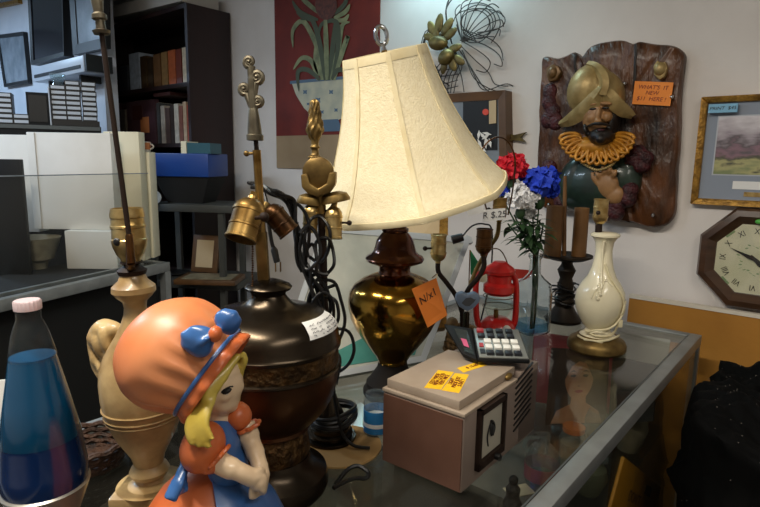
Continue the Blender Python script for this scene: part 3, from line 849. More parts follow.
# torso, arms and cloth
m = M()
we(m, 598, 186, TH + .01, 33, 30, .06); we(m, 575, 182, TH + .005, 17, 26, .05, 12); we(m, 622, 178, TH + .0, 18, 22, .055, -25); we(m, 634, 165, TH, 12, 10, .04, -20); we(m, 580, 202, TH + .01, 20, 10, .04)
m.build('green_doublet', 'relief_green', pl, remesh=.006, smooth=3)
m = M()
for (x, y) in ((549, 102), (553, 112), (556, 122), (548, 120), (550, 92)): we(m, x, y, TH, 8, 9, .02)
m.build('red_plume', 'relief_red', pl, remesh=.005, smooth=2)
m = M()
for (x, y) in ((549, 168), (553, 178), (558, 190), (562, 202), (552, 190), (545, 176)): we(m, x, y, TH, 9, 9, .025)
m.build('red_sleeve', 'relief_red', pl, remesh=.005, smooth=2)
m = M()
for (x, y) in ((638, 152), (645, 158), (642, 166), (633, 160)): we(m, x, y, TH + .02, 8, 7, .03)
m.build('red_cuff', 'relief_red', pl, remesh=.005, smooth=2)
m = M()
for (x, y) in ((630, 190), (624, 197), (617, 205), (609, 212), (628, 199), (616, 213), (604, 214)): we(m, x, y, TH + .03, 8, 8, .03)
m.build('red_cuff', 'relief_red', pl, remesh=.005, smooth=2)
# hand
m = M(); we(m, 607, 184, TH + .055, 11, 14, .02, -20); we(m, 615, 195, TH + .05, 9, 9, .02)
for i, (a, b_) in enumerate((((600, 180), (596, 170)), ((604, 176), (603, 166)), ((609, 175), (610, 165)), ((613, 178), (616, 170)))):
    m.tube(smooth_path([w(*a, TH + .06), w((a[0] + b_[0]) / 2, (a[1] + b_[1]) / 2, TH + .075), w(*b_, TH + .068)], 4), [.008] * 8 + [.006], 8)
m.tube([w(599, 186, TH + .06), w(593, 178, TH + .07), w(592, 172, TH + .066)], [.009, .008, .006], 8)
m.build('hand', 'relief_skin', pl, remesh=.0035, smooth=3)
# head: one carved surface with brow, nose, cheeks and chin
m = M(); we(m, 600, 115, TH + .045, 15.5, 23, .07, 4); we(m, 598.5, 115, TH + .118, 2.3, 8, .014, 4); we(m, 598, 121, TH + .124, 3.4, 2.6, .012); we(m, 592, 118, TH + .098, 5, 5, .02); we(m, 607, 117, TH + .095, 5, 5, .02)
we(m, 592.5, 104.5, TH + .108, 6, 2, .014, -8); we(m, 606, 103.5, TH + .106, 6, 2, .014, 6); we(m, 602, 132, TH + .06, 9, 8, .045)
m.build('head', 'relief_skin', pl, remesh=.0032, smooth=2)
m = M(); we(m, 602, 136, TH + .075, 12, 8.5, .05, -4); we(m, 614, 124, TH + .05, 4, 14, .045, 10); we(m, 588.5, 130, TH + .07, 3.5, 8, .04, -12); we(m, 601, 139, TH + .11, 5, 5, .022)
m.build('beard', 'relief_dark', pl, remesh=.004, smooth=2)
m = M(); m.tube(smooth_path([w(587, 126.5, TH + .105), w(592, 124.5, TH + .125), w(598, 123.5, TH + .135), w(604, 124, TH + .127), w(610, 126, TH + .105)], 4), [.002 + .0035 * math.sin(PI * (i + 1) / 18) for i in range(17)], 8); m.build('moustache', 'relief_dark', pl)
for x, y in ((593, 109), (605.5, 108)):
    m = M(); we(m, x, y, TH + .111, 3.4, 1.3, .006); m.build('eye', 'relief_dark', pl)
m = M(); we(m, 601, 130, TH + .117, 3.6, 1, .006); m.build('lips', 'relief_red', pl)
# helmet: bowl, curved brim and crest
m = M()
we(m, 590, 90, TH + .03, 21, 25, .085, 16); we(m, 606, 95, TH + .02, 17, 23, .08, -16)
m.build('helmet_bowl', 'relief_gold', pl, remesh=.005, smooth=3)
def band(name, pts, wds, off, th=.012, mt='relief_gold'):
    P = smooth_path([w(x, y, o) for (x, y), o in zip(pts, off)], 7); m = M(); n_ = len(P)
    W_ = smooth_path([Vector((a, 0, 0)) for a in wds], 7)
    A_, B_, C_ = [], [], []
    for i, p in enumerate(P):
        t_ = P[min(i+1, n_-1)] - P[max(i-1, 0)]; nn = Vector((-t_.z, 0, t_.x)).normalized() * W_[i].x * sP
        A_.append(p + nn + Vector((0, .012, 0))); C_.append(p + Vector((0, -.004, 0))); B_.append(p - nn + Vector((0, .004, 0)))
    m.strip(A_, C_); m.strip(C_, B_); bmesh.ops.remove_doubles(m.bm, verts=m.bm.verts, dist=1e-5)
    return m.build(name, mt, pl, solid=th, ang=50)
band('helmet_brim', [(602, 88), (596, 97), (588, 106), (578, 114), (569, 120), (560, 124)], [3, 6, 7, 6.5, 5, 1.5], [TH + .118, TH + .118, TH + .11, TH + .09, TH + .06, TH + .03])
band('helmet_brim', [(602, 88), (608, 96), (615, 104), (622, 110), (627, 113), (632, 116)], [3, 5.5, 6, 5.5, 4, 1.5], [TH + .116, TH + .11, TH + .095, TH + .07, TH + .05, TH + .03])
band('helmet_crest', [(601, 95), (604, 84), (602, 75), (596, 67), (588, 64)], [4, 4, 3.8, 3, 2], [TH + .122, TH + .118, TH + .11, TH + .09, TH + .06])
# ruff: a pleated figure-of-eight ribbon round the neck
m = M(); N_ = 130; A_, B_ = [], []
m.ell(w(597, 147, TH + .03), (29 * sP, .05, 11 * sP), None, 28, 14)
for lay in range(2):
    P = []
    for i in range(N_ + 1):
        a = R(200 - 220 * i / N_) if lay == 0 else R(205 - 230 * i / N_)
        ph = i / N_ * 2 * PI * 13 + lay * PI
        rad = 1 + .17 * math.sin(ph)
        x = 597 + (30 - 5 * lay) * rad * math.cos(a); y = 137 - (-19 + 4 * lay) * rad * math.sin(a) * -1
        y = 136 + (20 - 4 * lay) * rad * -math.sin(a) if math.sin(a) < 0 else 136 - 8 * math.sin(a)
        x += 2.2 * math.cos(ph); 
        P.append((x, y))
for i in range(17):      # tall loops along the lower half of the collar
    a = R(-176 + 172 * i / 16)
    cx_, cy_ = 597 + 27 * math.cos(a), 136 - 18 * math.sin(a)
    dx, dy = math.cos(a) * 1.2, -math.sin(a)
    L_ = math.hypot(dx, dy); dx, dy = dx / L_, dy / L_
    pts = []
    for j in range(12):
        b_ = 2 * PI * j / 12
        u, v_ = 10.5 * math.cos(b_), 4.2 * math.sin(b_)
        pts.append(w(cx_ + dx * u - dy * v_, cy_ + dy * u + dx * v_, TH + .07 + .014 * math.cos(b_) + (.006 if i % 2 else 0)))
    m.tube(pts, .0062, 7, closed=True)
m.build('ruff', 'relief_ruff', pl, ang=60)
m = M(); P = smooth_path([w(575, 156, TH + .06), w(584, 164, TH + .075), (w(597, 170, TH + .085)), w(610, 166, TH + .08), w(618, 158, TH + .065)], 6)
for p in P: m.ell(p, .0055, None, 8, 6)
m.build('chain', 'relief_gold', pl)
for nm, q, mt in (('gold_emblem', [(653, 66), (657, 60), (661, 63), (665, 61), (667, 68), (664, 77), (659, 80), (654, 75)], 'relief_gold'), ('leaf_emblem', [(546, 68), (552, 64), (558, 66), (561, 72), (556, 80), (549, 82), (546, 76)], 'relief_leaf')):
    m = M(); m.poly([w(x, y, TH + .022) for x, y in q], (0, -1, 0), .03); c_ = w(sum(p[0] for p in q) / len(q), sum(p[1] for p in q) / len(q), TH + .02)
    m.ell(c_, (5 * sP, .016, 6 * sP)); m.build(nm, mt, pl, bevel=.004)
for x, y in ((625, 84), (672, 97), (653, 215), (549, 205)):
    m = M(); we(m, x, y, TH + .012, 1.6, 2.2, .01); m.build('nail_head', 'steel', pl)
q = [w(635, 81, TH + .014), w(673.5, 82.5, TH + .014), w(670, 106, TH + .014), w(632, 104, TH + .014)]
tg = M().slab(q, .002, Vector((0, -1, 0))).build('price_tag', 'orange_tag', pl)
xd, yd = q[1] - q[0], q[0] - q[3]
for s_, px_, py_, sz in (("WHAT'S  IT", 653, 87.5, .019), ('NEW', 652, 93, .018), ('$11  HERE !', 651, 99, .019)):
    lettering(s_, sz, 'ink_red', tg, w(px_, py_, TH + .0142), xd, yd)

# ------------------------------------------------------------------ framed landscape print
w = WF(760, 150)
t = thing('framed_picture', 'gilt framed misty garden print above the octagonal clock', 'picture frame', w.o)
TLp, BLp = w(699, 97, .03), w(692, 204, .03)
X0 = (TLp.x + BLp.x) / 2; X1 = X0 + .62; Z1 = TLp.z; Z0 = BLp.z
def rect(a, b_, c_, d, y): return [Vector((a, y, d)), Vector((b_, y, d)), Vector((b_, y, c_)), Vector((a, y, c_))]
m = M(); fw = .02
o_, i_ = rect(X0, X1, Z0, Z1, -.03), rect(X0 + fw, X1 - fw, Z0 + fw, Z1 - fw, -.022)
back = [Vector((p.x, 0, p.z)) for p in o_]; backi = [Vector((p.x, 0, p.z)) for p in i_]
for k in range(4):
    j = (k + 1) % 4; m.hexa([back[k], back[j], backi[j], backi[k]], [o_[k], o_[j], i_[j], i_[k]])
m.build('frame', 'frame_gold', t, bevel=.003)
m = M(); o2, i2 = rect(X0 + fw - .002, X1 - fw + .002, Z0 + fw - .002, Z1 - fw + .002, -.012), None
m.slab(o2, .008, Vector((0, -1, 0))); m.build('mat_board', 'mat_board', t)
pa, pb = w(717, 117, .013), w(715.5, 174, .013); px0 = (pa.x + pb.x) / 2; px1 = X1 - (px0 - X0)
M().slab(rect(px0 - .004, px1 + .004, pb.z - .004, pa.z + .004, -.0126), .001, Vector((0, -1, 0))).build('mat_bevel', 'mat_line', t)
M().slab(rect(px0, px1, pb.z, pa.z, -.0136), .001, Vector((0, -1, 0))).build('print', 'landscape', t)
ca, cb = w(733, 181, .013), w(733, 189, .013); cxm = (X0 + X1) / 2
cap_ = M().slab(rect(ca.x, 2 * cxm - ca.x, cb.z, ca.z, -.0136), .001, Vector((0, -1, 0))).build('caption_strip', 'white_paper', t)
lettering('the  garden  in  the  morning  mist', .011, 'ink_grey', cap_, (cxm, -.0136, (ca.z + cb.z) / 2), (1, 0, 0), (0, 0, 1))
ca = w(744, 192, .013); cb = w(744, 196.5, .013)
M().slab(rect(ca.x, 2 * cxm - ca.x, cb.z, ca.z, -.0136), .001, Vector((0, -1, 0))).build('brass_plate', 'brass_bright', t)
sa, sb_ = w(709, 104.5, .034), w(737, 112, .034)
st = M().slab(rect(sa.x, sb_.x, sb_.z, sa.z, -.034), .012, Vector((0, -1, 0))).build('price_sticker', 'sticker_blue', t)
lettering('PRINT  $45', .014, 'ink', st, ((sa.x + sb_.x) / 2, -.034, (sa.z + sb_.z) / 2), (1, 0, 0), (0, 0, 1), wide=1.1)

# ------------------------------------------------------------------ octagonal clock
w = WF(757, 259)
ck = thing('wall_clock', 'brown octagonal wall clock with roman numerals', 'clock', w.o)
sC = depth(wl(757, 259)) / F
Ro = 54.5 * sC; Ri = 36.5 * sC; Rm = 46 * sC
def octo(r, y, sx=1): return [Vector((r * sx * math.cos(R(22.5 + 45 * k)), y, r * math.sin(R(22.5 + 45 * k)))) for k in range(8)]
m = M(); prev = None
for r, y in ((Ro, 0), (Ro, -.03), (Ro - .008, -.045), (Rm, -.05), (Ri + .006, -.03), (Ri, -.028)):
    ring = [m.v(p) for p in octo(r * 1.0, y)]
    if prev:
        for k in range(8): m.f([prev[k], prev[(k+1) % 8], ring[(k+1) % 8], ring[k]])
    else: m.f(ring)
    prev = ring
m.build('octagon_case', 'clock_wood', ck, ang=20)
m = M(); m.poly(octo(Ri + .004, -.029), (0, -1, 0), .004); dial = m.build('dial', 'clock_dial', ck)
for k, s_ in enumerate(['XII', 'I', 'II', 'III', 'IIII', 'V', 'VI', 'VII', 'VIII', 'IX', 'X', 'XI']):
    a = R(90 - 30 * k); d = Vector((math.cos(a), 0, math.sin(a)))
    lettering(s_, .026, 'ink', dial, d * Ri * .77 + Vector((0, -.0292, 0)), (d.z, 0, -d.x), d, shear=0, wide=.8, name='numeral')
m = M()
for k in range(28):
    a = k / 28 * 2 * PI; r = Ri * .38 * (1 + .12 * math.sin(a * 7)); c_ = Vector((r * math.cos(a), -.0296, r * math.sin(a)))
    m.poly([c_ + Vector((.005 * math.cos(j * PI / 3 + k), 0, .0025 * math.sin(j * PI / 3))) for j in range(6)], (0, -1, 0), .0004)
for k in range(4):
    a = R(45 + 90 * k)
    for j in range(5):
        c_ = Vector((math.cos(a), 0, math.sin(a))) * Ri * .92 + Vector(((j - 2) * .006 * math.sin(a), -.0296, -(j - 2) * .006 * math.cos(a)))
        m.poly([c_ + Vector((.004 * math.cos(i * PI / 3), 0, .004 * math.sin(i * PI / 3))) for i in range(6)], (0, -1, 0), .0004)
m.build('dial_wreath', 'dial_green', dial, flat=True)
for nm, tip, wd, off in (('minute_hand', w(730, 247.5, .033), .0035, -.034), ('hour_hand', w(772, 277, .033), .0045, -.032)):
    d = Vector((tip.x, 0, tip.z)); n_ = Vector((-d.z, 0, d.x)).normalized()
    m = M(); dn = d.normalized(); y_ = Vector((0, off, 0))
    m.poly([y_ - dn * .02 + n_ * wd * .6, y_ + d * .25 + n_ * wd * 1.8, y_ + d * .5 + n_ * wd, y_ + d, y_ + d * .5 - n_ * wd, y_ + d * .25 - n_ * wd * 1.8, y_ - dn * .02 - n_ * wd * .6], (0, -1, 0), .0012); m.build(nm, 'ink', ck)
M().cyl((0, -.029, 0), (0, -.037, 0), .006, seg=14).build('hand_boss', 'ink', ck)
bd_ = w(760, 222, .05)
M().ell(Vector((bd_.x, -.044, bd_.z)), (.014, .008, .008)).build('green_badge', 'badge_green', ck)
glass('clock_glass', '#ffffff', .02)
m = M(); m.poly(octo(Ri + .003, -.041), (0, -1, 0), .001); m.build('glass', 'clock_glass', ck)

# ------------------------------------------------------------------ brown board leaning on the wall behind the showcase
q0 = at(629, 298, y=YW - .06); q1 = at(760, 319, y=YW - .06)
ct = thing('hardboard_panel', 'large tan brown board leaning on the wall below the clock', 'board', ((q0.x + .6), YW - .1, 0))
hz = (q0.z + q1.z) / 2
tl = R(3)
m = M(); m.hexa([(-.6, -.02, 0), (.6, -.02, 0), (.6, 0, 0), (-.6, 0, 0)], [(-.6, .045, hz), (.6, .045, hz), (.6, .065, hz), (-.6, .065, hz)]); m.build('board', 'cork', ct)
m = M(); m.hexa([(-.602, .042, hz), (.602, .042, hz), (.602, .067, hz), (-.602, .067, hz)], [(-.602, .043, hz + .012), (.602, .043, hz + .012), (.602, .068, hz + .012), (-.602, .068, hz + .012)]); m.build('edge_strip', 'board_edge', ct)
# black sparkling heap
hx = XR + .415
hp = thing('fabric_heap', 'heap of black sparkly fabric right of the glass showcase', 'fabric', (hx, 1.65, 0))
hzz = at(708, 352, y=1.75).z
def hf(u, v):
    a = u * 2 * PI; r = min(1, v / .72); k_ = 1 + .12 * math.sin(3 * a + 1)
    e = (abs(math.cos(a)) ** 3 + abs(math.sin(a)) ** 3) ** (-1 / 3)
    x, y = .36 * math.cos(a) * e * r, .33 * math.sin(a) * e * r
    z = hzz * (1 - .06 * r ** 4) if v < .72 else hzz * .94 * (1 - ((v - .72) / .28))
    fl = 0 if v < .72 else (v - .72) / .28
    x *= 1 + .08 * fl; y *= 1 + .08 * fl; z *= 1 - .28 * (x + .36)
    nn = noise.noise(Vector((x * 7 + 3, y * 7, z * 7))) * .04 + noise.noise(Vector((x * 20, y * 20, z * 18))) * .03 + noise.noise(Vector((x * 45, y * 45, z * 40))) * .012
    L_ = max(.05, math.hypot(x, y)); s_ = min(1, max(0, (v - .5) * 4)) * (1 if fl < .97 else 0)
    return Vector((x + x / L_ * nn * s_, y + y / L_ * nn * s_, max(.001, z + nn * (1 - s_ * .7) * (1.3 if fl < .97 else 0))))
M().grid(hf, 150, 80).build('cloth', 'sequin', hp, ang=80)
m = M()
for k in range(420):
    u, v = rr.random(), rr.uniform(.2, .93); p = hf(u, v)
    m.ell(p + Vector((p.x, p.y, .05)).normalized() * .002, (.0014, .0014, .0014), None, 6, 4)
gs = m.build('sequins', 'glint', hp); gs['kind'] = 'stuff'
# ------------------------------------------------------------------ helpers for the lamps
def socket(parent, p, axis, rad, mt, name='socket', ln=1.0, key=True, side=(1, 0, 0)):
    """a brass lamp socket: domed cap at p, opening along axis"""
    rot = frame_of(axis, (0, 1, 0) if abs(Vector(axis).normalized().z) > .9 else (0, 0, 1))
    pr = [(0, 0), (.34, 0), (.36, .18), (.6, .26), (.9, .55), (.97, .8), (1.02, .82), (1.02, .98), (.96, 1.0), (.94, 1.7), (.99, 1.74), (.99, 1.84), (.94, 1.88), (.94, 2.4), (1.0, 2.44), (1.0, 2.56), (.92, 2.58), (.86, 2.58), (.84, 1.6), (0, 1.5)]
    o = M().lathe([(r * rad, z * rad * ln) for r, z in pr], 28, p, rot).build(name, mt, parent)
    if key:
        sd = Vector(side); ax = Vector(axis).normalized(); sd = (sd - ax * sd.dot(ax)).normalized(); q = Vector(p) + ax * rad * 1.35 * ln
        m = M(); m.cyl(q + sd * rad * .9, q + sd * rad * 1.7, rad * .13, seg=10); m.ell(q + sd * rad * 1.75, (rad * .3, rad * .3, rad * .3), None, 10, 8)
        m.build('switch_key', 'dark_brown', o)
    return o

# ------------------------------------------------------------------ lava lamp
ax = Ax(47, 480, d=.70)
lv = thing('lava_lamp', 'blue lava lamp with a silver base at the lower left', 'lava lamp', ax.p, 0, rot=(0, 0, YAW))
lv.rotation_euler = (0, R(-.8), YAW); lv.location.z += .002
gp = ax.prof([(y, r * .915) for y, r in [(486, 41.5), (478, 43), (466, 43.2), (440, 40), (400, 32.5), (356, 23.5), (335, 18.5), (326, 15), (321, 12.5), (314, 12.3), (309, 13)]])
zb_ = gp[0][1]; r0 = gp[0][0]
M().lathe([(0, 0), (r0 * 1.12, 0), (r0 * 1.12, .006), (r0 * 1.05, .03), (r0 * .62, zb_ * .48), (r0 * .6, zb_ * .52), (r0 * 1.06, zb_ + .002), (r0 * 1.0, zb_ + .004), (r0 * .9, zb_ - .01), (0, zb_ - .01)], 48).build('base', 'brushed', lv)
zl = ax.z(357)
M().lathe([(23.3 * .915 * ax.s(357), zl - .003)] + [p for p in gp if p[1] > zl], 48, cap=False).build('globe', 'lava_glass', lv)
lp_ = [(r * .988, z) for r, z in gp if z < zl] + [(23 * .915 * ax.s(357) * .988, zl)]
zw = ax.z(437)
rw = 40.3 * .915 * .988 * ax.s(437)
M().lathe([(rw * .9, zw - .012), (rw, zw)] + [p for p in lp_ if p[1] > zw] + [(0, zl)], 48).build('liquid', 'lava_blue', lv)
M().lathe([(0, zb_ - .004)] + [p for p in lp_ if p[1] < zw] + [(rw, zw), (0, zw + .004)], 48).build('wax', 'lava_wax', lv)
cp = ax.prof([(311, 12.2), (303, 12.4), (301.5, 11.2)])
M().lathe(cp[:1] + cp[1:] + [(0, cp[-1][1])], 42, rfn=lambda a, z, r: 1 + .03 * math.cos(21 * a)).build('cap', 'cap_white', lv)

# ------------------------------------------------------------------ alabaster urn lamp
ax = Ax(152, 497, z=ZC)
ur = thing('urn_lamp', 'alabaster urn lamp with a bare brass socket and tall rod', 'lamp', ax.p, YAW)
LEAN = R(-1.7)
ur.rotation_euler = (0, LEAN, YAW); ur.location.z += .0015
M().box((0, 0, .012), (.092, .092, .024)).build('base_block', 'alabaster', ur, bevel=.003)
up = ax.prof([(490, 32), (484, 24), (480, 14), (476, 12), (474, 17), (470, 19), (466, 17), (463, 14), (455, 16), (446, 21), (436, 27), (425, 32), (410, 36.8), (395, 39), (380, 39.5), (366, 38), (355, 33.5), (345, 27.5), (335, 21), (325, 15.5), (315, 11.5), (308, 10.5), (302, 11.5), (297, 17), (292, 21), (287, 20.5), (281, 14), (277, 12.5), (274, 11)])
up[0] = (up[0][0], .024)
def stria(a, z, r): return 1
M().lathe(up, 56).build('urn_body', 'alabaster', ur)
m = M()
for y, r in ((411, 37), (415, 36), (404, 38.3)):
    (rr_, z), = ax.prof([(y, r)])
    m.tube([(rr_ * math.cos(a * PI / 24), rr_ * math.sin(a * PI / 24), z) for a in range(48)], .0014, 6, closed=True)
m.build('carved_ring', 'alabaster', ur)
HR = Matrix.Rotation(R(-24), 3, 'Z')
for sgn in (-1, 1):
    m = M(); s_ = ax.s(350)
    pts = [HR @ (ax.L(152 + sgn * dx * (1.26 if sgn < 0 else .88), y)) for dx, y in ((18, 340), (31, 331), (45, 330), (54, 338), (57, 350), (55, 363), (54, 374), (46, 386), (34, 390))]
    m.tube(smooth_path(pts, 5), [.007 + .004 * math.sin(PI * min(1, i / 41)) for i in range(41)], 12)
    for dx, y, rx, rz, dy in ((44, 334, .017, .013, -.006), (53, 345, .012, .014, -.008), (46, 352, .01, .022, -.012), (53, 366, .01, .017, -.004), (38, 346, .009, .026, -.012), (44, 374, .012, .013, -.006), (32, 334, .016, .012, -.004), (34, 366, .01, .02, -.008)):
        m.ell(HR @ ax.L(152 + sgn * dx * (1.26 if sgn < 0 else .88), y, dy), (rx, .012, rz), Matrix.Rotation(R(sgn * 14), 3, 'Y'))
    m.build('handle', 'alabaster', ur, remesh=.0035, smooth=4)
zc = [ax.z(y) for y in (275, 268, 262)]
M().lathe([(.012, zc[0] - .002), (.019, zc[0]), (.021, zc[0] + .006), (.014, zc[1]), (.01, zc[1] + .003), (.016, zc[2] - .002), (.015, zc[2]), (0, zc[2])], 28).build('collar', 'dark_brown', ur)
sp_ = ax.prof([(263, 9), (259, 10), (255, 13), (247, 16.2), (244, 16.6), (242, 17), (240, 17), (239, 16.2), (229, 16.2), (228, 17), (226, 17), (225, 16.2), (219, 15.6), (218, 16.5), (214, 16.5), (211, 15.5), (209.5, 15.5), (209, 14), (228, 13.5)])
so = M().lathe(sp_ + [(0, sp_[-1][1])], 36).build('socket', 'brass_bright', ur)
p_ = ax.L(126, 243, -.022)
M().ell(p_, (.006, .004, .006), None, 12, 8).build('key_hole', 'black', so)
m = M(); P0, P1 = ax.L(139, 264, -.03), ax.L(138, 237, -.03)
m.tube([P0, P1, P1 + (P1 - P0) * .06], [.0062, .005, .004], 12); m.build('rod_ferrule', 'brass_brown', ur)
m = M(); P2, P3 = ax.L(117, 33, -.03), ax.L(111, -20, -.03)
m.tube([P1, P2], .0036, 10); m.build('harp_rod', 'dark_brown', ur)
dv_ = (P3 - P2).normalized(); fr_ = frame_of(dv_)
m = M(); m.lathe([(0, -.004), (.010, -.003), (.0115, .001), (.0065, .003), (.006, .014), (.0095, .016), (.0095, .021), (.006, .024), (.008, .04), (.0055, .08), (.005, .12), (0, .12)], 22, P2, fr_); m.build('rod_finial', 'pewter', ur)
m = M(); m.tube(smooth_path([ax.L(140, 270, .0), ax.L(138, 268, -.02), ax.L(139, 264, -.03)], 4), .006, 10); m.build('rod_bracket', 'brass_brown', ur)

# ------------------------------------------------------------------ bronze urn lamp with two sockets
ax = Ax(272, 487, z=ZC)
def axp(pts): return ax.prof([(y, r * (.885 if y < 430 else .91)) for y, r in pts])
la = thing('twin_socket_lamp', 'large dark bronze urn lamp with two dangling brass sockets', 'lamp', ax.p, YAW)
pf = axp([(487, 57), (484, 60), (480, 62), (474, 62), (468, 60), (462, 50), (456, 44), (451, 42.5)])
pf[0] = (pf[0][0], 0)
M().lathe(pf + [(0, pf[-1][1])], 56).build('foot', 'bronze_dark', la)
pf = axp([(452, 41), (448, 42.5), (440, 41.5), (432, 40), (426, 39)])
M().lathe(pf, 56).build('foot_band', 'bronze_band', la)
pf = axp([(427, 40), (424, 45), (421, 44), (419, 47), (413, 55), (404, 64), (394, 70.5), (383, 74.8), (373, 76.8), (364, 77.3)])
M().lathe(pf, 64).build('bowl', 'bronze_warm', la)
pf = axp([(365, 77), (363, 80.5), (361, 80.5), (360, 78)])
M().lathe(pf, 64).build('bowl_rim', 'bronze_dark', la)
pf = axp([(361, 77.5), (343, 78)])
M().lathe(pf, 64).build('frieze_band', 'bronze_band', la)
pf = axp([(344, 78), (343, 80.5), (340, 81), (338, 79), (330, 78), (322, 74.5), (315, 67), (311, 58), (308, 46), (306, 34), (303, 27), (300, 24), (297, 21), (294, 19), (291, 20), (289, 25), (286.5, 26.5), (284, 24), (281, 16), (279, 8)])
M().lathe(pf + [(0, pf[-1][1])], 64).build('domed_lid', 'bronze_dark', la)
# pole, leaning a little
def LA(x, y, dy=0): return ax.L(x, y, dy)
m = M(); m.box((LA(262.5, 258) + Vector((0, 0, 0))), (.017, .014, LA(262, 232).z - LA(262, 284).z), Matrix.Rotation(R(-2.5), 3, 'Y')); m.build('pole_base', 'brass_old', la, bevel=.002)
m = M(); m.tube([LA(262, 236), LA(256.6, 150)], .0062, 12); m.build('pole', 'brass', la)
m = M(); m.tube([LA(257, 155), LA(255.5, 136)], .0035, 10); m.build('inner_rod', 'dark_brown', la)
m = M(); m.cyl(LA(256, 153), LA(247.5, 153.5), .0022, seg=8); m.ell(LA(246.5, 153.5), (.0045, .0045, .0045), None, 12, 8); m.build('set_screw', 'brass_old', la)
s_ = ax.s(120)
P = smooth_path([LA(255, 139), LA(254.8, 136), LA(254, 122), LA(253.3, 111), LA(253, 107)], 4)
m = M(); m.tube(P, [.0095, .0105, .0108, .0105, .0105, .0102, .01, .0095, .009, .0085, .008, .0075, .007, .0066, .0062, .006, .006], 14)
m.lathe([(.0095, -.004), (.0122, -.003), (.0125, .004), (.0095, .006)], 20, LA(255, 138)); m.build('finial_sleeve', 'pewter', la)
m = M()
def curl(base, ctr, r, cw=1, turns=1.6):
    c_ = Vector(ctr); pts = [Vector(base)]
    d0 = Vector(base) - c_; a0 = math.atan2(d0.z, d0.x)
    n_ = 22
    for i in range(n_ + 1):
        f_ = i / n_; rad = r * (1 - .75 * f_); a_ = a0 + cw * 2 * PI * turns * f_
        pts.append(c_ + Vector((rad * math.cos(a_), -.002 * f_, rad * math.sin(a_))))
    m.tube(pts, [.0045] * 2 + [.0045 - .002 * i / n_ for i in range(n_)], 8)
    m.ell(c_, (r * .45, .006, r * .45), None, 12, 8)
curl(LA(253, 108), LA(249.5, 62), 5 * s_, -1); curl(LA(253, 104), LA(257, 77), 6 * s_, 1); curl(LA(252.5, 110), LA(244.5, 89), 5 * s_, -1); curl(LA(253.5, 112), LA(258, 101), 4.5 * s_, 1)
m.tube(smooth_path([LA(253, 108), LA(252, 92), LA(251.5, 76), LA(252, 66)], 5), [.0065] * 5 + [.006] * 5 + [.005] * 6, 10)
m.build('scroll_finial', 'pewter', la)
socket(la, LA(253.5, 197, -.01), LA(241, 240, -.04) - LA(254, 197, -.01), .0235, 'brass', ln=1.12, side=(1, -1, 0))
socket(la, LA(266, 205, .03), LA(289, 232, .03) - LA(266, 205, .03), .018, 'brass_brown', ln=1.2, key=False)
m = M(); m.tube(smooth_path([LA(260, 230, .0), LA(254, 215, .0), LA(251, 200, -.005), LA(254, 194, -.01)], 4), .006, 10); m.tube(smooth_path([LA(260, 228, .005), LA(262, 212, .02), LA(267, 204, .03)], 4), .006, 10); m.build('socket_arm', 'brass_old', la)
m = M()
for k in range(26):
    y = 240 + k * 2.3; m.ell(LA(252.5 - .2 * math.sin(k), y, -.022), (.0017, .0017, .0017), None, 8, 6)
m.build('pull_chain', 'brass_brown', la)
# note on the shoulder, following its curve
def shoulder(u, v):
    a = R(-46 + 50 * u); y = 326 - 13.5 * v
    pts_ = [(y, r * .885) for y, r in [(330, 78), (322, 74.5), (315, 67), (311, 58), (308, 46)]]
    for (ya, ra), (yb, rb) in zip(pts_, pts_[1:]):
        if yb <= y <= ya: rr_ = ra + (rb - ra) * (ya - y) / (ya - yb)
    (r, z) = ax.prof([(y, rr_)])[0]
    return Vector(((r + .0012) * math.cos(a), (r + .0012) * math.sin(a), z + .0028))
nt_ = M().grid(shoulder, 16, 6).build('paper_note', 'white_paper', la, solid=.0006)
m = M(); rq = random.Random(5)
for ln_ in range(4):
    v = .18 + .2 * ln_; u = .08
    while u < .9:
        du = rq.uniform(.03, .07)
        if rq.random() < .8:
            pts = [shoulder(u + du * j / 4, v + rq.uniform(-.05, .05)) * 1.0 + Vector((.001 * math.cos(R(-35)), .001 * math.sin(R(-35)), .0008)) for j in range(5)]
            m.tube(pts, .0004, 4)
        u += du + .015
m.build('handwriting', 'ink_grey', nt_)

# ------------------------------------------------------------------ slim lamp with gold finial
ax = Ax(330, 439, z=ZC)
lb = thing('slim_lamp', 'slim brass lamp with gold pointed finial and two hanging sockets', 'lamp', ax.p, YAW)
lb.location.z += .0042
M().lathe([(0, 0), (.049, 0), (.05, .003), (.049, .006), (0, .008)], 48).build('base_plate', 'bronze_dark', lb)
cdk = Ax(339, 446, z=ZC)
tag(M().lathe([(0, 0), (.079, 0), (.0795, .0018), (.079, .0036), (0, .0036)], 56).build('cardboard_disc', 'cardboard', loc=cdk.p), 'tan cardboard disc lying under the slim lamp', 'disc')
M().lathe([(0, .008), (.042, .008), (.043, .014), (.037, .017), (.038, .02), (.038, .026), (.033, .029), (.034, .036), (.029, .04), (.025, .052), (.018, .065), (.012, .085), (0, .085)], 44).build('foot', 'bronze_dark', lb)
def LB(x, y, dy=0): return ax.L(x, y, dy)
M().tube([Vector((0, 0, .07)), LB(323.5, 300), LB(322, 212)], [.009, .008, .0078], 14).build('column', 'dark_brown', lb)
m = M(); m.tube(smooth_path([LB(322, 220), LB(312, 208, .0), LB(311, 196, 0)], 4), .005, 10); m.tube(smooth_path([LB(322, 220), LB(334, 208, .0), LB(334, 198, 0)], 4), .005, 10); m.build('socket_arm', 'brass_old', lb)
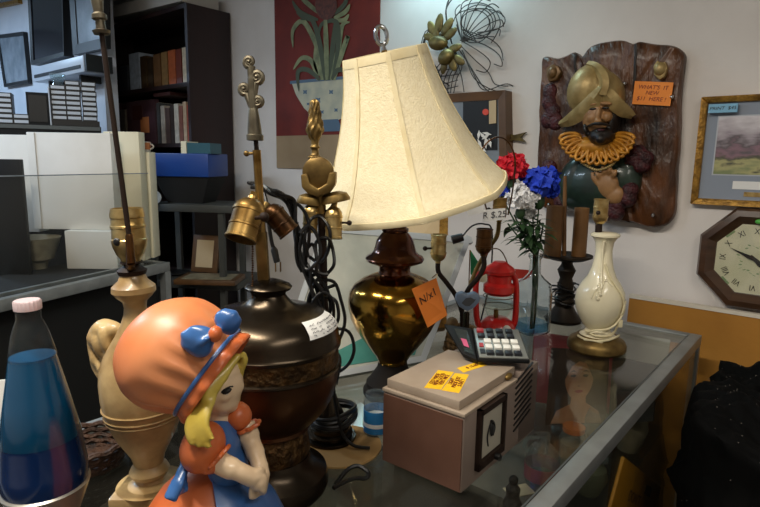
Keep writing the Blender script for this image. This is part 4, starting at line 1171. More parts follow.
for x, y, r in ((335, 200, 15), (310, 202, 13)):
    p_ = LB(x, y); s_ = ax.s(y)
    M().lathe([(0, .011), (r * s_ * .4, .010), (r * s_ * .85, .005), (r * s_, -.004), (r * s_ * .98, -.008), (r * s_ * .8, -.008), (0, .0)], 30, p_, Matrix.Rotation(R(-12 if x > 320 else 8), 3, 'Y')).build('socket_cap', 'brass_old', lb)
socket(lb, LB(334, 207, -.004), LB(329.5, 250, -.012) * 0 + Vector((.012 - .01, -.2, -1)), .0158, 'brass_bright', ln=1.5, side=(1, 0, 0))
socket(lb, LB(311, 205, -.008), Vector((-.02, -.15, -1)), .0138, 'brass_bright', ln=1.5, side=(-1, 0, 0), key=False)
m = M(); s_ = ax.s(174); c_ = LB(318.5, 175, -.006)
m.lathe([(0, -.011), (14.5 * s_, -.011), (15.5 * s_, -.006), (15.5 * s_, .008), (12 * s_, .012), (0, .012)], 32, c_, Matrix.Rotation(R(90), 3, 'X'))
m.build('switch_drum', 'brass_old', lb)
m = M()
m.poly([LB(x, y, -.024) for x, y in ((300.5, 177), (307, 176), (310, 186), (318, 191), (326.5, 186), (329, 175), (336, 174), (335.5, 187), (329, 196), (318, 199.5), (308, 196.5), (301.5, 190))], (0, -1, 0), .03)
m.build('leaf_bracket', 'brass_old', lb, bevel=.003)
M().tube([LB(319, 192), LB(321, 216)], [.012, .009], 14).build('neck', 'brass_old', lb)
fp = [(0, 161), (7, 161), (7.4, 159), (4.5, 157), (3.6, 152), (5, 150.5), (5, 149), (3.8, 147.5), (4.2, 143), (6.5, 138), (8.2, 132), (7.6, 127), (6.2, 121), (5.6, 114), (4.8, 108), (3.8, 104), (2, 102), (0, 101.5)]
q_ = LB(315, 160, -.002)
fcl = smooth_path([Vector((r * ax.s(y), 0, ax.z(y) - ax.z(160))) for y, r in [(b_, a_) for a_, b_ in fp]], 3)
M().lathe([(max(0, p.x), p.z) for p in fcl], 40, q_, rfn=lambda a, z, r: 1 + (.13 * math.sin(5 * a + z * 120) + .09 * math.sin(9 * a - z * 300)) * (1 if .03 < z < .1 else .15)).build('gold_finial', 'brass_old', lb)

# ------------------------------------------------------------------ black cords tangled over the two lamps
def cord(m, pts, r=.0031): m.tube(smooth_path(pts, 7), r, 7)
cd = thing('power_cord', 'tangle of black power cords draped over the two brass lamps', 'cord', ax.p, YAW)
rq = random.Random(11)
bm_ = M()
main = [(252, 186), (262, 186), (276, 193), (290, 203), (298, 222), (302, 245), (308, 268), (316, 290), (322, 312), (326, 335), (330, 360)]
for k in range(6):
    j_ = lambda s: rq.uniform(-s, s)
    cord(bm_, [LB(x + j_(5), y + j_(4), -.03 + j_(.012) - (.03 if x < 285 else 0)) for x, y in main[: 11 if k < 3 else rq.choice([7, 8, 9])]])
cord(bm_, [LB(x, y, -.035) for x, y in ((286, 200), (300, 206), (308, 220), (309, 240), (306, 262), (318, 276), (328, 292), (330, 312), (322, 325), (312, 318), (308, 302), (314, 285), (320, 276))])
cord(bm_, [LB(x, y, -.03) for x, y in ((297, 222), (296, 250), (300, 268), (314, 275), (317, 262), (312, 244), (300, 262), (302, 272))])
cord(bm_, [LB(x, y, -.035) for x, y in ((318, 280), (334, 282), (341, 300), (345, 320), (340, 338), (330, 352), (326, 366))])
cord(bm_, [LB(x, y, -.03) for x, y in ((312, 290), (309, 312), (313, 332), (322, 348), (336, 352), (340, 362), (336, 384))])
cord(bm_, [LB(x, y, -.025) for x, y in ((320, 330), (346, 330), (354, 346), (350, 362), (338, 372), (326, 372), (320, 350))])
cord(bm_, [LB(x, y, -.03) for x, y in ((335, 285), (322, 292), (314, 312), (326, 330), (338, 320), (335, 300), (320, 300), (311, 320), (318, 342), (330, 348))])
for k in range(5):
    cx_, cy_, r_ = rq.uniform(306, 330), rq.uniform(238, 330), rq.uniform(11, 18); a0 = rq.uniform(0, 6)
    cord(bm_, [LB(cx_ + r_ * .75 * math.cos(a0 + j * .9) + rq.uniform(-2, 2), cy_ + 1.5 * r_ * math.sin(a0 + j * .9), -.03 - .004 * k + rq.uniform(-.01, .01)) for j in range(8)])
cord(bm_, [LB(x, y, -.045) for x, y in ((330, 345), (333, 380), (335, 400), (340, 425), (345, 438))] + [LB(355, 446, -.05) * 1.0, LB(370, 448, -.05)])
for k in range(4):
    z_ = .045 + .006 * k; rr_ = .044 + .005 * rq.random()
    bm_.tube([((rr_ + .004 * math.sin(3 * a)) * math.cos(a), (rr_ + .004 * math.sin(3 * a)) * math.sin(a), z_ + .003 * math.sin(2 * a + k)) for a in [i * PI / 18 for i in range(36)]], .0034, 7, closed=True)
bm_.build('cord_tangle', 'black_cord', cd)
m = M(); cord(m, [LB(x, y, d_) for x, y, d_ in ((262, 186, -.06), (267, 205, -.08), (269, 225, -.1), (272, 243, -.1), (274, 249, -.1))], .0032); m.build('hanging_cord', 'black_cord', cd)
m = M(); a_, b_ = LB(273.5, 247, -.1), LB(277, 262, -.1)
m.tube([a_, a_ + (b_ - a_) * .2, b_], [.005, .009, .0085], 10, flat=.6); plg = m.build('plug', 'black', cd)
m = M()
for dx in (-.004, .004): m.box(b_ + (b_ - a_).normalized() * .008 + Vector((dx, 0, 0)), (.0016, .005, .016))
m.build('plug_prongs', 'brass', plg)
c2 = Ax(330, 488, z=ZC)
m = M(); cord(m, [Vector((c2.L(x, y, d_).x + .022, d_, z_ + .002)) for x, y, d_, z_ in ((322, 492, .0, .004), (334, 486, .03, .012), (345, 485, .04, .014), (355, 487, .03, .008), (352, 490, .02, .004), (340, 490, .02, .004), (325, 494, 0, .004), (320, 498, -.01, .004))], .0036)
tag(m.build('power_cord', 'black_cord', loc=c2.p), 'short loop of black cord lying on the glass beside the bronze lamp', 'cord').rotation_euler.z = YAW
# ------------------------------------------------------------------ gold table lamp with the cream shade
ax = Ax(392, 395, z=ZC)
tl_ = thing('table_lamp', 'gold table lamp with a big tilted cream bell shade and orange tag', 'lamp', ax.p, YAW)
pf = ax.prof([(395, 27), (392, 29), (388, 29), (385, 26), (381, 26), (378, 23), (372, 19), (367, 15.5), (362, 14.5)]); pf[0] = (pf[0][0], 0)
M().lathe(pf, 48).build('foot', 'foot_black', tl_)
pf = ax.prof([(363, 14), (359, 15), (354, 18), (347, 24), (338, 31), (328, 38), (318, 43), (308, 45.5), (300, 46), (292, 44.5), (285, 40), (279, 32), (275, 23), (273, 17)])
M().lathe(pf, 56).build('body', 'gold_mercury', tl_)
pf = ax.prof([(274, 16.5), (269, 15.5), (265, 17), (263, 24), (261, 28.5), (258.5, 29.5), (256, 28), (254, 24), (251, 21.5), (246, 20), (240, 18.5), (235, 15), (232, 12.5), (230.5, 13.5), (228.5, 13.5), (227, 11), (224, 9.5), (222, 10), (220, 8), (216, 6)])
M().lathe(pf + [(0, pf[-1][1])], 48).build('cap', 'copper_brown', tl_)
# shade: an eight-panel bell, tilted
C0 = ax.L(411.5, 196); s_ = ax.s(196)
rot = Matrix.Rotation(R(11), 3, 'X') @ Matrix.Rotation(R(-12.3), 3, 'Y')
H = 138 * s_
prof_ = [(96, 0), (91, .06), (83.5, .13), (72, .27), (62.5, .42), (54.5, .56), (47.5, .71), (42, .86), (38.5, 1)]
NP = 8
def panel(a, z, r):
    k = (a / (2 * PI) * NP + .92) % 1
    return .35 * (math.cos(PI / NP) / math.cos((k - .5) * 2 * PI / NP)) + .65 - .008 * math.sin(PI * k) 
cl_ = smooth_path([Vector((r * s_, 0, z * H)) for r, z in prof_], 3)
m = M(); m.lathe([(p.x, p.z) for p in cl_], 96, C0, rot, panel, cap=False); m.build('shade', 'shade_cloth', tl_, solid=.002, ang=50)
shade = [o for o in tl_.children if o.name.startswith('shade')][0]
m = M()
for zf, r in ((0, 96), (1, 38.5)):
    hgt = 7 * s_ if zf == 1 else 5 * s_
    pts = []
    z0 = zf * H - (hgt if zf else 0)
    m.lathe([((r + .9 + (1.2 if zf else 0)) * s_, z0 - .001), ((r + 1.6) * s_, z0 + hgt * .5), ((r + .6) * s_, z0 + hgt + .001), ((r - .8) * s_, z0 + hgt + .001), ((r - 1) * s_, z0 - .001)], 96, C0, rot, panel, cap=False)
    if zf == 0: m.build('bottom_trim', 'shade_trim', shade); m = M()
m.build('top_trim', 'shade_trim', shade)
for k in range(NP):
    a = 2 * PI * (k - .92) / NP
    m = M(); A_, B_ = [], []
    for p in cl_:
        q = p.x * panel(a + 1e-4, 0, 0) + .0016; t_ = .0045 / max(q, .01)
        A_.append(C0 + rot @ Vector((q * math.cos(a - t_), q * math.sin(a - t_), p.z))); B_.append(C0 + rot @ Vector((q * math.cos(a + t_), q * math.sin(a + t_), p.z)))
    m.strip(A_, B_); m.build('seam', 'shade_trim', shade, solid=.0016)
top = C0 + rot @ Vector((0, 0, H))
m = M()
for k in range(3):
    a = 2 * PI * k / 3 + .4
    m.cyl(top + rot @ Vector((0, 0, -.012)), top + rot @ Vector((37 * s_ * math.cos(a), 37 * s_ * math.sin(a), -.006)), .0015, seg=6)
m.cyl(top + rot @ Vector((0, 0, -.02)), top + rot @ Vector((0, 0, .004)), .006, seg=12)
m.build('shade_spider', 'brass', shade)
m = M(); fz = top + rot @ Vector((0, 0, .004))
m.cyl(fz, fz + rot @ Vector((0, 0, .012)), .005, .004, 12)
m.tube([fz + rot @ Vector((.011 * math.cos(a), 0, .027 + .017 * math.sin(a))) for a in [i * PI / 12 for i in range(24)]], .0042, 8, closed=True)
m.build('finial', 'steel', shade)
neck = ax.L(395, 218)
m = M(); m.cyl(neck, neck + Vector((0, 0, .03)), .012, seg=16); m.build('lamp_neck', 'brass_old', tl_)
socket(tl_, neck + Vector((0, 0, .028)), (-.12, 0, 1), .017, 'brass', key=True, side=(1, 0, .0))
sd_ = Matrix.Rotation(R(-10.5), 3, 'Y')
for s2 in (-1, 1):
    pts = [neck + Vector((0, 0, .03)), neck + Vector((s2 * .03, 0, .035)), neck + Vector((s2 * .055 - .01, .005, .12)), neck + Vector((s2 * .04 - .03, .02, .23)), top + rot @ Vector((s2 * .012, 0, -.03)), top + rot @ Vector((0, 0, -.02))]
    M().tube(smooth_path(pts, 6), .0018, 6).build('harp', 'brass', tl_)
# the orange tag hanging on the body
tq = [ax.L(411.5, 289, -.118), ax.L(436, 278, -.098), ax.L(447, 315, -.092), ax.L(427.5, 327.5, -.1)]
tg = M().slab(tq, .0012).build('price_tag', 'orange_tag_dark', tl_)
nn_ = (tq[1] - tq[0]).cross(tq[3] - tq[0]).normalized()
if nn_.y > 0: nn_ = -nn_
xd = tq[1] - tq[0]; yd = tq[0] - tq[3]
M_ = sum(tq, Vector()) / 4
lettering('N/x1', .024, 'ink', tg, M_ + yd * .16 + xd * -.02, xd + yd * .12, yd, wide=.85, lift=.0012)
lettering('$', .026, 'ink', tg, M_ - yd * .06 + xd * .27, xd + yd * .12, yd, wide=.8, lift=.0012)
M().tube(smooth_path([ax.L(436, 279, -.097), ax.L(437, 274, -.08), ax.L(432, 278, -.06)], 4), .0012, 6).build('tag_tape', 'cream_cord', tg)

# ------------------------------------------------------------------ slide projector case
A, B, C = at(381, 470, z=ZC), at(461, 496, z=ZC), at(534, 431, z=ZC)
xa = (C - B); Lx = xa.length; ang = math.atan2(xa.y, xa.x)
ex = Vector((math.cos(ang), math.sin(ang), 0)); ey = Vector((-ex.y, ex.x, 0)); Wy = abs((A - B).dot(ey)) * 1.1
bB = Ax(461, 496, z=ZC); Hb = bB.z(414)
pj = thing('slide_projector', 'boxy beige and brown slide projector with yellow price stickers', 'projector', B, ang)
PJX = Matrix.Translation(B) @ Matrix.Rotation(ang, 4, 'Z')
def pjl(px, py, z=None, y=None, x=None):
    """pixel onto a plane of the projector (local): z height, or y / x face"""
    inv = PJX.inverted(); o = inv @ CAMP; d = (inv.to_3x3() @ ray(px, py))
    t_ = (z - o.z) / d.z if z is not None else (y - o.y) / d.y if y is not None else (x - o.x) / d.x
    return o + d * t_
FZ = .004
m = M(); m.box((Lx / 2, Wy / 2, (Hb - .006 + FZ) / 2), (Lx, Wy, Hb - .006 - FZ)); m.build('body', 'box_side', pj, bevel=.002)
M().box((-.0012, Wy / 2, (Hb - .008 + FZ) / 2), (.0024, Wy - .004, Hb - .012 - FZ)).build('end_panel', 'box_brown', pj)
M().box((Lx * .33, Wy / 2, Hb - .003), (Lx * .66 + .004, Wy + .003, .006)).build('top_rim', 'box_beige', pj, bevel=.001)
# rear grille block, a little higher
gx = pjl(514, 374, z=Hb).x
M().box(((gx + Lx) / 2, Wy / 2, Hb / 2 + .004), (Lx - gx, Wy, Hb + .008 - .004)).build('vent_block', 'box_side', pj, bevel=.002)
lz = Hb + .016
l0, l1, l2 = pjl(457, 398, z=lz), pjl(385, 381, z=lz), pjl(505, 368, z=lz)
lx0, lx1 = .004, min(gx - .002, Lx * .72); ly0, ly1 = .012, Wy - .004
lid = M().box(((lx0 + lx1) / 2, (ly0 + ly1) / 2, Hb + .008), (lx1 - lx0, ly1 - ly0, .0158)).build('lid', 'box_beige', pj, bevel=.0015)
M().ell((lx1 - .03, ly0 - .002, Hb + .006), (.012, .006, .006), None, 14, 8).build('lid_catch', 'brass_old', lid)
# feet
for x in (.02, Lx - .02):
    for y in (.02, Wy - .02): M().cyl((x, y, 0), (x, y, FZ + .001), .008, seg=14).build('foot', 'black', pj)
# lens window on the side face
k0, k1, k2, k3 = pjl(475.5, 411, y=0), pjl(501.5, 393, y=0), pjl(501.5, 446, y=0), pjl(475.5, 471, y=0)
wx0, wx1 = (k0.x + k3.x) / 2, (k1.x + k2.x) / 2; wz1 = (k0.z + k1.z) / 2; wz0 = (k2.z + k3.z) / 2
wn = M()
for a, b in (((wx0, wz0, wx0 + .006, wz1)), ((wx1 - .006, wz0, wx1, wz1)), ((wx0, wz0, wx1, wz0 + .012)), ((wx0, wz1 - .008, wx1, wz1))) and []: pass
for x0_, z0_, x1_, z1_ in ((wx0, wz0, wx0 + .007, wz1), (wx1 - .007, wz0, wx1, wz1), (wx0, wz0, wx1, wz0 + .014), (wx0, wz1 - .01, wx1, wz1)):
    wn.box(((x0_ + x1_) / 2, -.004, (z0_ + z1_) / 2), (x1_ - x0_, .01, z1_ - z0_))
wn = wn.build('window_frame', 'dark_brown', pj)
M().box(((wx0 + wx1) / 2, -.0015, (wz0 + wz1) / 2), (wx1 - wx0 - .01, .003, wz1 - wz0 - .02)).build('window_face', 'dial_face', wn)
m = M(); cxw, czw = (wx0 + wx1) / 2, (wz0 + wz1) / 2
m.tube(smooth_path([(cxw - .008, -.004, czw - .024), (cxw - .014, -.005, czw - .002), (cxw - .002, -.005, czw + .018), (cxw + .008, -.005, czw + .004), (cxw + .002, -.005, czw - .008)], 5), [.0012] * 10 + [.003] * 11, 8)
m.ell((cxw + .002, -.005, czw + .002), (.007, .003, .012), None, 12, 8); m.build('dial_pointer', 'black', wn)
M().cyl((cxw + .012, -.004, wz0 + .004), (cxw + .012, -.018, wz0 + .004), .006, seg=14).build('focus_knob', 'black', wn)
# louvres
gz1, gz0 = pjl(520, 372, y=0).z, pjl(520, 424, y=0).z
g0_, g1_ = pjl(514.5, 400, y=0).x, pjl(531, 390, y=0).x
for k in range(9):
    z = gz0 + (gz1 - gz0) * (k + .5) / 9
    M().box(((g0_ + g1_) / 2, -.0006, z), (g1_ - g0_, .003, .0028), Matrix.Rotation(R(-14), 3, 'Y')).build('louvre', 'black', pj)
m = M(); m.tube(smooth_path([(Lx, .03, Hb * .75), (Lx + .02, .03, Hb * .7), (Lx + .024, .03, Hb * .45), (Lx + .002, .03, Hb * .35)], 5), .004, 8); m.build('carry_strap', 'brass_old', pj)
# stickers on the lid
def sticker(q, lines, nm='price_sticker', size=.011):
    P = [pjl(x, y, z=lz + .0004) for x, y in q]     # reading: origin corner, along the lines, then up
    st = M().slab(P, .0004, Vector((0, 0, 1))).build(nm, 'yellow_tag', pj)
    o = sum(P, Vector()) / 4; xd = P[1] - P[0]; yd = P[3] - P[0]
    n = len(lines)
    for i, t_ in enumerate(lines): lettering(t_, size, 'ink_red', st, o + yd * (.5 - (i + .5) / n) * .86, xd, yd, shear=.1, lift=.0006, wide=.95)
    return st
sticker([(441, 389.5), (454, 372), (438, 370), (424, 387.5)], ['OLD MADE', 'VIEW GOOD', 'VERY NICE'], size=.0105)
sticker([(459, 393), (469, 374.5), (455, 373), (441.5, 390)], ['LIGHT', 'MADE JUST', '$ RAY !'], size=.0105)
sticker([(463.5, 372.5), (487, 365), (480, 361), (457, 368)], ['$ 15.00'], size=.0105)

# ------------------------------------------------------------------ calculator lying tilted on the projector
zc_ = lz + ZC + .004
kp = [at(469.5, 327.5, z=zc_ + .034), at(510, 331, z=zc_ + .034), at(537, 357, z=zc_ + .014), at(484.5, 358, z=zc_ + .014)]  # tl tr br bl
bl_, br_, tl2 = kp[3], kp[2], kp[0]
exk = (kp[2] - kp[3] + kp[1] - kp[0]).normalized(); eyk = ((kp[0] - kp[3]) + (kp[1] - kp[2])); eyk = (eyk - exk * eyk.dot(exk)).normalized(); ezk = exk.cross(eyk)
kw = ((kp[2] - kp[3]).length + (kp[1] - kp[0]).length) / 2; kh = ((kp[0] - kp[3]).length + (kp[1] - kp[2]).length) / 2
kc = sum(kp, Vector()) / 4
ca = thing('calculator', 'grey desktop calculator with white keys lying on the projector', 'calculator', kc)
ca.matrix_world = Matrix.Translation(kc) @ Matrix((exk, eyk, ezk)).transposed().to_4x4()
M().box((0, 0, -.006), (kw + .005, kh + .005, .009)).build('body', 'calc_body', ca, bevel=.003)
pt_ = M().box((0, 0, -.001), (kw, kh, .003)).build('key_plate', 'calc_plate', ca, bevel=.001)
cols_, rows_ = 4.7, 5
for r in range(5):
    for c in range(5):
        if c == 4 and r not in (1, 2): continue
        x = -kw / 2 + kw * ((c + .62) / 4.75) if r < 2 else -kw / 2 + kw * ((c + 1.25) / 5.3)
        y = kh / 2 - kh * ((r + .62) / 5.2)
        if abs(x) > kw / 2 - .006: continue
        mt_ = 'key_red' if (r == 0 and c == 0) else 'key_black' if r in (0, 1, 4) else 'key_white'
        M().box((x, y, .0025), (kw * .15, kh * .125, .006)).build('key', mt_, ca, bevel=.001)
M().box((-kw / 2 + kw * .09, -kh * .12, .001), (kw * .09, kh * .12, .003)).build('side_key', 'key_red', ca); M().box((-kw / 2 + kw * .09, -kh * .33, .001), (kw * .1, kh * .14, .003)).build('side_key', 'key_black', ca)
# hinged display wing at the left
inv = ca.matrix_world.inverted()
wq = [inv @ at(443.5, 323.5, z=zc_ + .045), Vector((-kw / 2 - .004, kh / 2, .0)), Vector((-kw / 2 - .004, -kh / 2 - .002, -.006)), inv @ at(462, 353, z=zc_ + .012)]
wn_ = (wq[2] - wq[3]).cross(wq[0] - wq[3]).normalized()
if wn_.z < 0: wn_ = -wn_
wg = M().hexa([p - wn_ * .013 for p in (wq[3], wq[2], wq[1], wq[0])], [wq[3], wq[2], wq[1], wq[0]]).build('display_wing', 'calc_body', ca, bevel=.002)
def wp(u, v): return wq[3] * (1 - u) * (1 - v) + wq[2] * u * (1 - v) + wq[1] * u * v + wq[0] * (1 - u) * v + wn_ * .0006
M().slab([wp(.3, .12), wp(.9, .12), wp(.82, .9), wp(.32, .88)], .001, wn_).build('screen', 'lcd', wg)
M().slab([wp(.42, .3) + wn_ * .0012, wp(.7, .3) + wn_ * .0012, wp(.68, .55) + wn_ * .0012, wp(.42, .55) + wn_ * .0012], .0008, wn_).build('pink_sticker', 'pink_print', wg)

# ------------------------------------------------------------------ girl figurine in an orange bonnet
ax = Ax(215, 420, d=.61)
gi = thing('girl_figurine', 'painted ceramic girl figurine in a big orange bonnet and blue apron', 'figurine', ax.p, YAW)
G = ax.L
s_ = ax.s(400)
def ge(m, x, y, dy, rx, rz, ry, a=0, ay=0, nu=24, nv=16, fn=None):
    m.ell(G(x, y, dy), (rx * s_, ry, rz * s_), Matrix.Rotation(R(a), 3, 'Y') @ Matrix.Rotation(R(ay), 3, 'Z'), nu, nv, fn)
# skin: head, neck, arms and hands in one surface
m = M()
ge(m, 215, 384, 0, 28, 28, .029)
ge(m, 224, 397, 0, 16, 16, .022)                       # cheeks and jaw
ge(m, 239.5, 386, 0, 5, 4.3, .0065, 20)                    # nose
ge(m, 228, 370, 0, 12, 10, .02); ge(m, 231, 406, 0, 7, 6, .01)     # brow, chin
ge(m, 236, 396.5, 0, 3.2, 1.8, .006); ge(m, 223, 394, -.02, 8, 8, .008)
m.tube([G(217, 408, 0), G(222, 432, 0)], .012, 14)
m.tube(smooth_path([G(210, 454, -.034), G(222, 464, -.04), G(240, 472, -.04), G(254, 479, -.034)], 5), [.0135] * 4 + [.0115] * 5 + [.0098] * 6 + [.009], 14)
m.tube(smooth_path([G(244, 424, .014), G(251, 442, .008), G(257, 457, -.006), G(261, 470, -.018)], 5), [.0125] * 5 + [.0105] * 5 + [.009] * 6, 14)
ge(m, 259, 481, -.03, 9, 9, .011, 20); ge(m, 262, 475, -.02, 8, 8, .01, 30)
for k in range(4):
    m.tube(smooth_path([G(259 + .5 * k, 476 + 4.2 * k, -.036), G(264.5 - .3 * k, 478.5 + 4.1 * k, -.031), G(266.5 - .8 * k, 482 + 3.6 * k, -.022)], 4), [.0036] * 5 + [.0032] * 4, 10)
m.tube(smooth_path([G(254, 474, -.036), G(260, 469.5, -.032), G(265, 470, -.026)], 4), [.0038] * 5 + [.003] * 4, 10)
for k in range(3):
    m.tube(smooth_path([G(258 + k, 488 + 2 * k, -.02), G(253, 491 + 3 * k, -.03), G(249.5, 489 + 3.4 * k, -.034)], 4), [.0034] * 5 + [.003] * 4, 10)
m.build('body', 'glaze_skin', gi, remesh=.0022, smooth=4)
def onface(x, y, lift=.0006):
    """a point on the near cheek at a photo position: front of the head ellipsoid"""
    best = None
    for cx_, cy_, rx, rz, ry in ((215, 384, 28, 28, .029), (224, 397, 16, 16, .022), (228, 370, 12, 10, .02)):
        k_ = 1 - ((x - cx_) / rx) ** 2 - ((y - cy_) / rz) ** 2
        if k_ > 0:
            d_ = -ry * math.sqrt(k_)
            best = d_ if best is None else min(best, d_)
    return G(x, y, (best or 0) - lift)
M().tube([onface(222.5, 393.6), onface(224.5, 392.6), onface(227, 391.2), onface(229.5, 389.8), onface(231.5, 388.8)], [.0009, .0022, .0027, .0023, .001], 10).build('eye', 'ink', gi)
M().tube([onface(225, 394.8), onface(227.5, 393.6), onface(229.5, 392.2)], [.0006, .0011, .0007], 8).build('eye', 'white_gloss', gi)
M().tube([onface(221.5, 392.4), onface(223.5, 390), onface(227, 388), onface(230, 386.8), onface(233, 386.4)], .0009, 6).build('eyelash', 'ink', gi)
m = M(); m.tube(smooth_path([G(231, 400, -.0105), G(234.5, 399.2, -.0085), G(237.5, 398.5, -.005)], 4), [.0009, .0011, .0013, .0013, .0014, .0014, .0013, .0012, .001], 8); m.build('lips', 'glaze_lip', gi)
# hair
m = M(); rq = random.Random(2)
def lock(pts, r):
    P = smooth_path([G(*p) for p in pts], 5); n_ = len(P)
    m.tube(P, [r * (.6 + .5 * math.sin(PI * min(1, i / n_ + .15))) for i in range(n_)], 10, flat=.8)
for k in range(8):
    lock([(239 - 4.4 * k, 354 + 4 * k, -.006 - .004 * k), (230 - 3.4 * k, 366 + 4.2 * k, -.016 - .0035 * k), (220 - 2.4 * k, 382 + 3.6 * k, -.027 - .0015 * k), (211 - 1.6 * k, 398 + 3 * k, -.036), (206 - 1.6 * k, 412 + 2.6 * k, -.042)], .0050)
for k in range(9):
    lock([(213 - 1.6 * k, 396 + 1.5 * k, -.036), (206 - 1.8 * k, 412 + k, -.05), (203 - 1.6 * k + rq.uniform(-2, 2), 426 + k, -.058), (210 - 2.4 * k + rq.uniform(-3, 3), 443 + rq.uniform(-4, 8), -.062)], .0056)
for k in range(4): lock([(242 - 2 * k, 352 + k, .004 * k), (245 - 2 * k, 360, .004 * k), (241 - k, 372, .006 + .004 * k), (239, 392, .014 + .004 * k), (237, 412 + 2 * k, .016 + .003 * k)], .004)
ge(m, 212, 372, .0, 26, 26, .03)
m.build('hair', 'glaze_yellow', gi, remesh=.0022, smooth=2)
# bonnet: one gathered puff narrowing to the ribbon, then a short turned brim
bx = Vector((.82, -.05, -.57)).normalized()             # direction the brim opening looks
bc = G(209, 372, 0); bfr = frame_of(bx, (0, 1, 0))
def gather(a, z, r):
    t_ = z / s_
    return 1 + (.05 * math.sin(17 * a + 1.6 * math.sin(3 * a)) * max(0, 1 - abs(t_ + 9) / 40) if t_ < 1 else 0) + .012 * math.sin(4 * a + 1) * max(0, 1 - abs(t_ + 50) / 50)
bp_ = smooth_path([Vector((r, t_, 0)) for t_, r in ((-97, .5), (-95, 15), (-88, 33), (-75, 46.5), (-58, 56.5), (-42, 59), (-26, 57), (-13, 52.5), (-4, 48.5), (0, 47))], 4)
def sag(m):
    for v in m.bm.verts:
        t_ = (v.co - bc).dot(bx) / s_
        if t_ < 0: v.co += Vector((.02, 0, -.11)) * s_ * (-t_) * min(1, -t_ / 30)
    return m
m = M(); m.lathe([(max(0, p.x) * s_, p.y * s_) for p in bp_] + [(44 * s_, 0)], 90, bc, bfr, gather); sag(m).build('bonnet_crown', 'glaze_peach', gi, ang=70)
def ruff(a, z, r): return 1 + .035 * math.sin(17 * a) * max(0, min(1, z / (12 * s_)))
M().lathe([(q * s_, t_ * s_) for t_, q in ((-2, 47.5), (3, 49), (8, 51), (11, 50.5), (12, 49.5), (11, 48), (5, 46), (-2, 43), (-2, 47.5))], 110, bc, bfr, ruff, cap=False).build('bonnet_brim', 'glaze_orange', gi, ang=75)
M().tube([bc + bfr @ Vector((49 * s_ * math.cos(a), 49 * s_ * math.sin(a), -1 * s_)) for a in [i * PI / 36 for i in range(72)]], .0024, 8, closed=True).build('bonnet_ribbon', 'glaze_blue', gi)
m = M()
for (x, y, d_, rx, rz, a_) in ((202, 342, -.05, 20, 15, 16), (226, 323, -.032, 15, 13, -40)):
    m.ell(G(x, y, d_), (rx * s_, .010, rz * s_), Matrix.Rotation(R(a_), 3, 'Y'), 24, 16, lambda d: 1 - .5 * max(0, d.x if a_ > 0 else -d.x) ** 1.5 + .06 * math.sin(9 * d.z) * max(0, -d.x if a_ > 0 else d.x))
ge(m, 215, 334, -.048, 6, 6, .008)
for k in range(3): m.tube(smooth_path([G(213, 335, -.055), G(205, 339 + 2 * k, -.062), G(195, 341 + 3 * k, -.058)], 4), .0012, 6)
m.build('bow', 'glaze_blue', gi, remesh=.002, smooth=3)
m = M(); ge(m, 215.5, 334, -.054, 6, 7.5, .008); m.build('bow_knot', 'glaze_orange', gi)
# dress
zt_ = G(215, 452).z
def skirt_fn(a, z, r): return 1 + .035 * math.sin(9 * a + z * 30) * max(0, 1 - z / zt_)
m = M(); m.lathe([(0, 0), (.098, 0), (.103, .008), (.1, .03), (.09, .075), (.08, .108), (.068, .138), (.052, .162), (.034, .18), (.02, .192), (0, .195)], 72, (-.010, 0, 0), None, skirt_fn); m.build('skirt', 'glaze_orange', gi)
m = M(); ge(m, 222, 447, -.006, 18, 32, .027, -8); ge(m, 228, 466, -.004, 20, 20, .028); m.build('bodice', 'glaze_blue', gi, remesh=.003, smooth=3)
SK_ = [(0, .098), (.008, .103), (.03, .1), (.075, .09), (.108, .08), (.138, .068), (.162, .052), (.18, .034), (.192, .02)]
def apron(u, v):
    a = R(-64 + 104 * u); zz = .19 * (1 - v) + .02 * v
    for (za, ra), (zb2, rb) in zip(SK_, SK_[1:]):
        if za <= zz <= zb2: rr2 = ra + (rb - ra) * (zz - za) / (zb2 - za)
    r = rr2 * (1 + .035 * max(0, 1 - zz / zt_)) + .0055
    return Vector((-.010 + r * math.cos(a), r * math.sin(a), zz))
M().grid(apron, 24, 26).build('apron', 'glaze_blue', gi, solid=.004, ang=70)
m = M(); ge(m, 203, 447, -.032, 21, 25, .027, 20); ge(m, 210, 459, -.036, 14, 12, .02, 30); m.build('sleeve', 'glaze_orange', gi, remesh=.0028, smooth=4)
m = M(); ge(m, 238, 416, .01, 14, 15, .017, -25); m.build('sleeve', 'glaze_orange', gi, remesh=.0028, smooth=3)
for c_, ax_, r_ in ((G(217, 459.5, -.038), G(228, 469, -.04) - G(216, 458, -.038), .0158), (G(246, 427, .012), G(251, 442, .01) - G(245, 425, .012), .0145)):
    fr2 = frame_of(ax_)
    M().tube([c_ + fr2 @ Vector(((r_ + .0013 * math.sin(9 * a)) * math.cos(a), (r_ + .0013 * math.sin(9 * a)) * math.sin(a), 0)) for a in [i * PI / 30 for i in range(60)]], .0024, 8, closed=True).build('cuff', 'glaze_orange', gi)
m = M(); m.tube(smooth_path([G(192, 458, -.03), G(184, 468, -.04), G(178, 482, -.052), (G(170, 500, -.06))], 5), [.006] * 5 + [.007] * 5 + [.0085] * 6, 10, flat=.6)
m.tube(smooth_path([G(188, 462, -.02), G(182, 474, -.03), G(183, 492, -.052)], 5), .0065, 10, flat=.6); m.ell(G(189, 461, -.03), (.009, .009, .01)); m.build('sash', 'glaze_blue', gi, remesh=.0025, smooth=3)
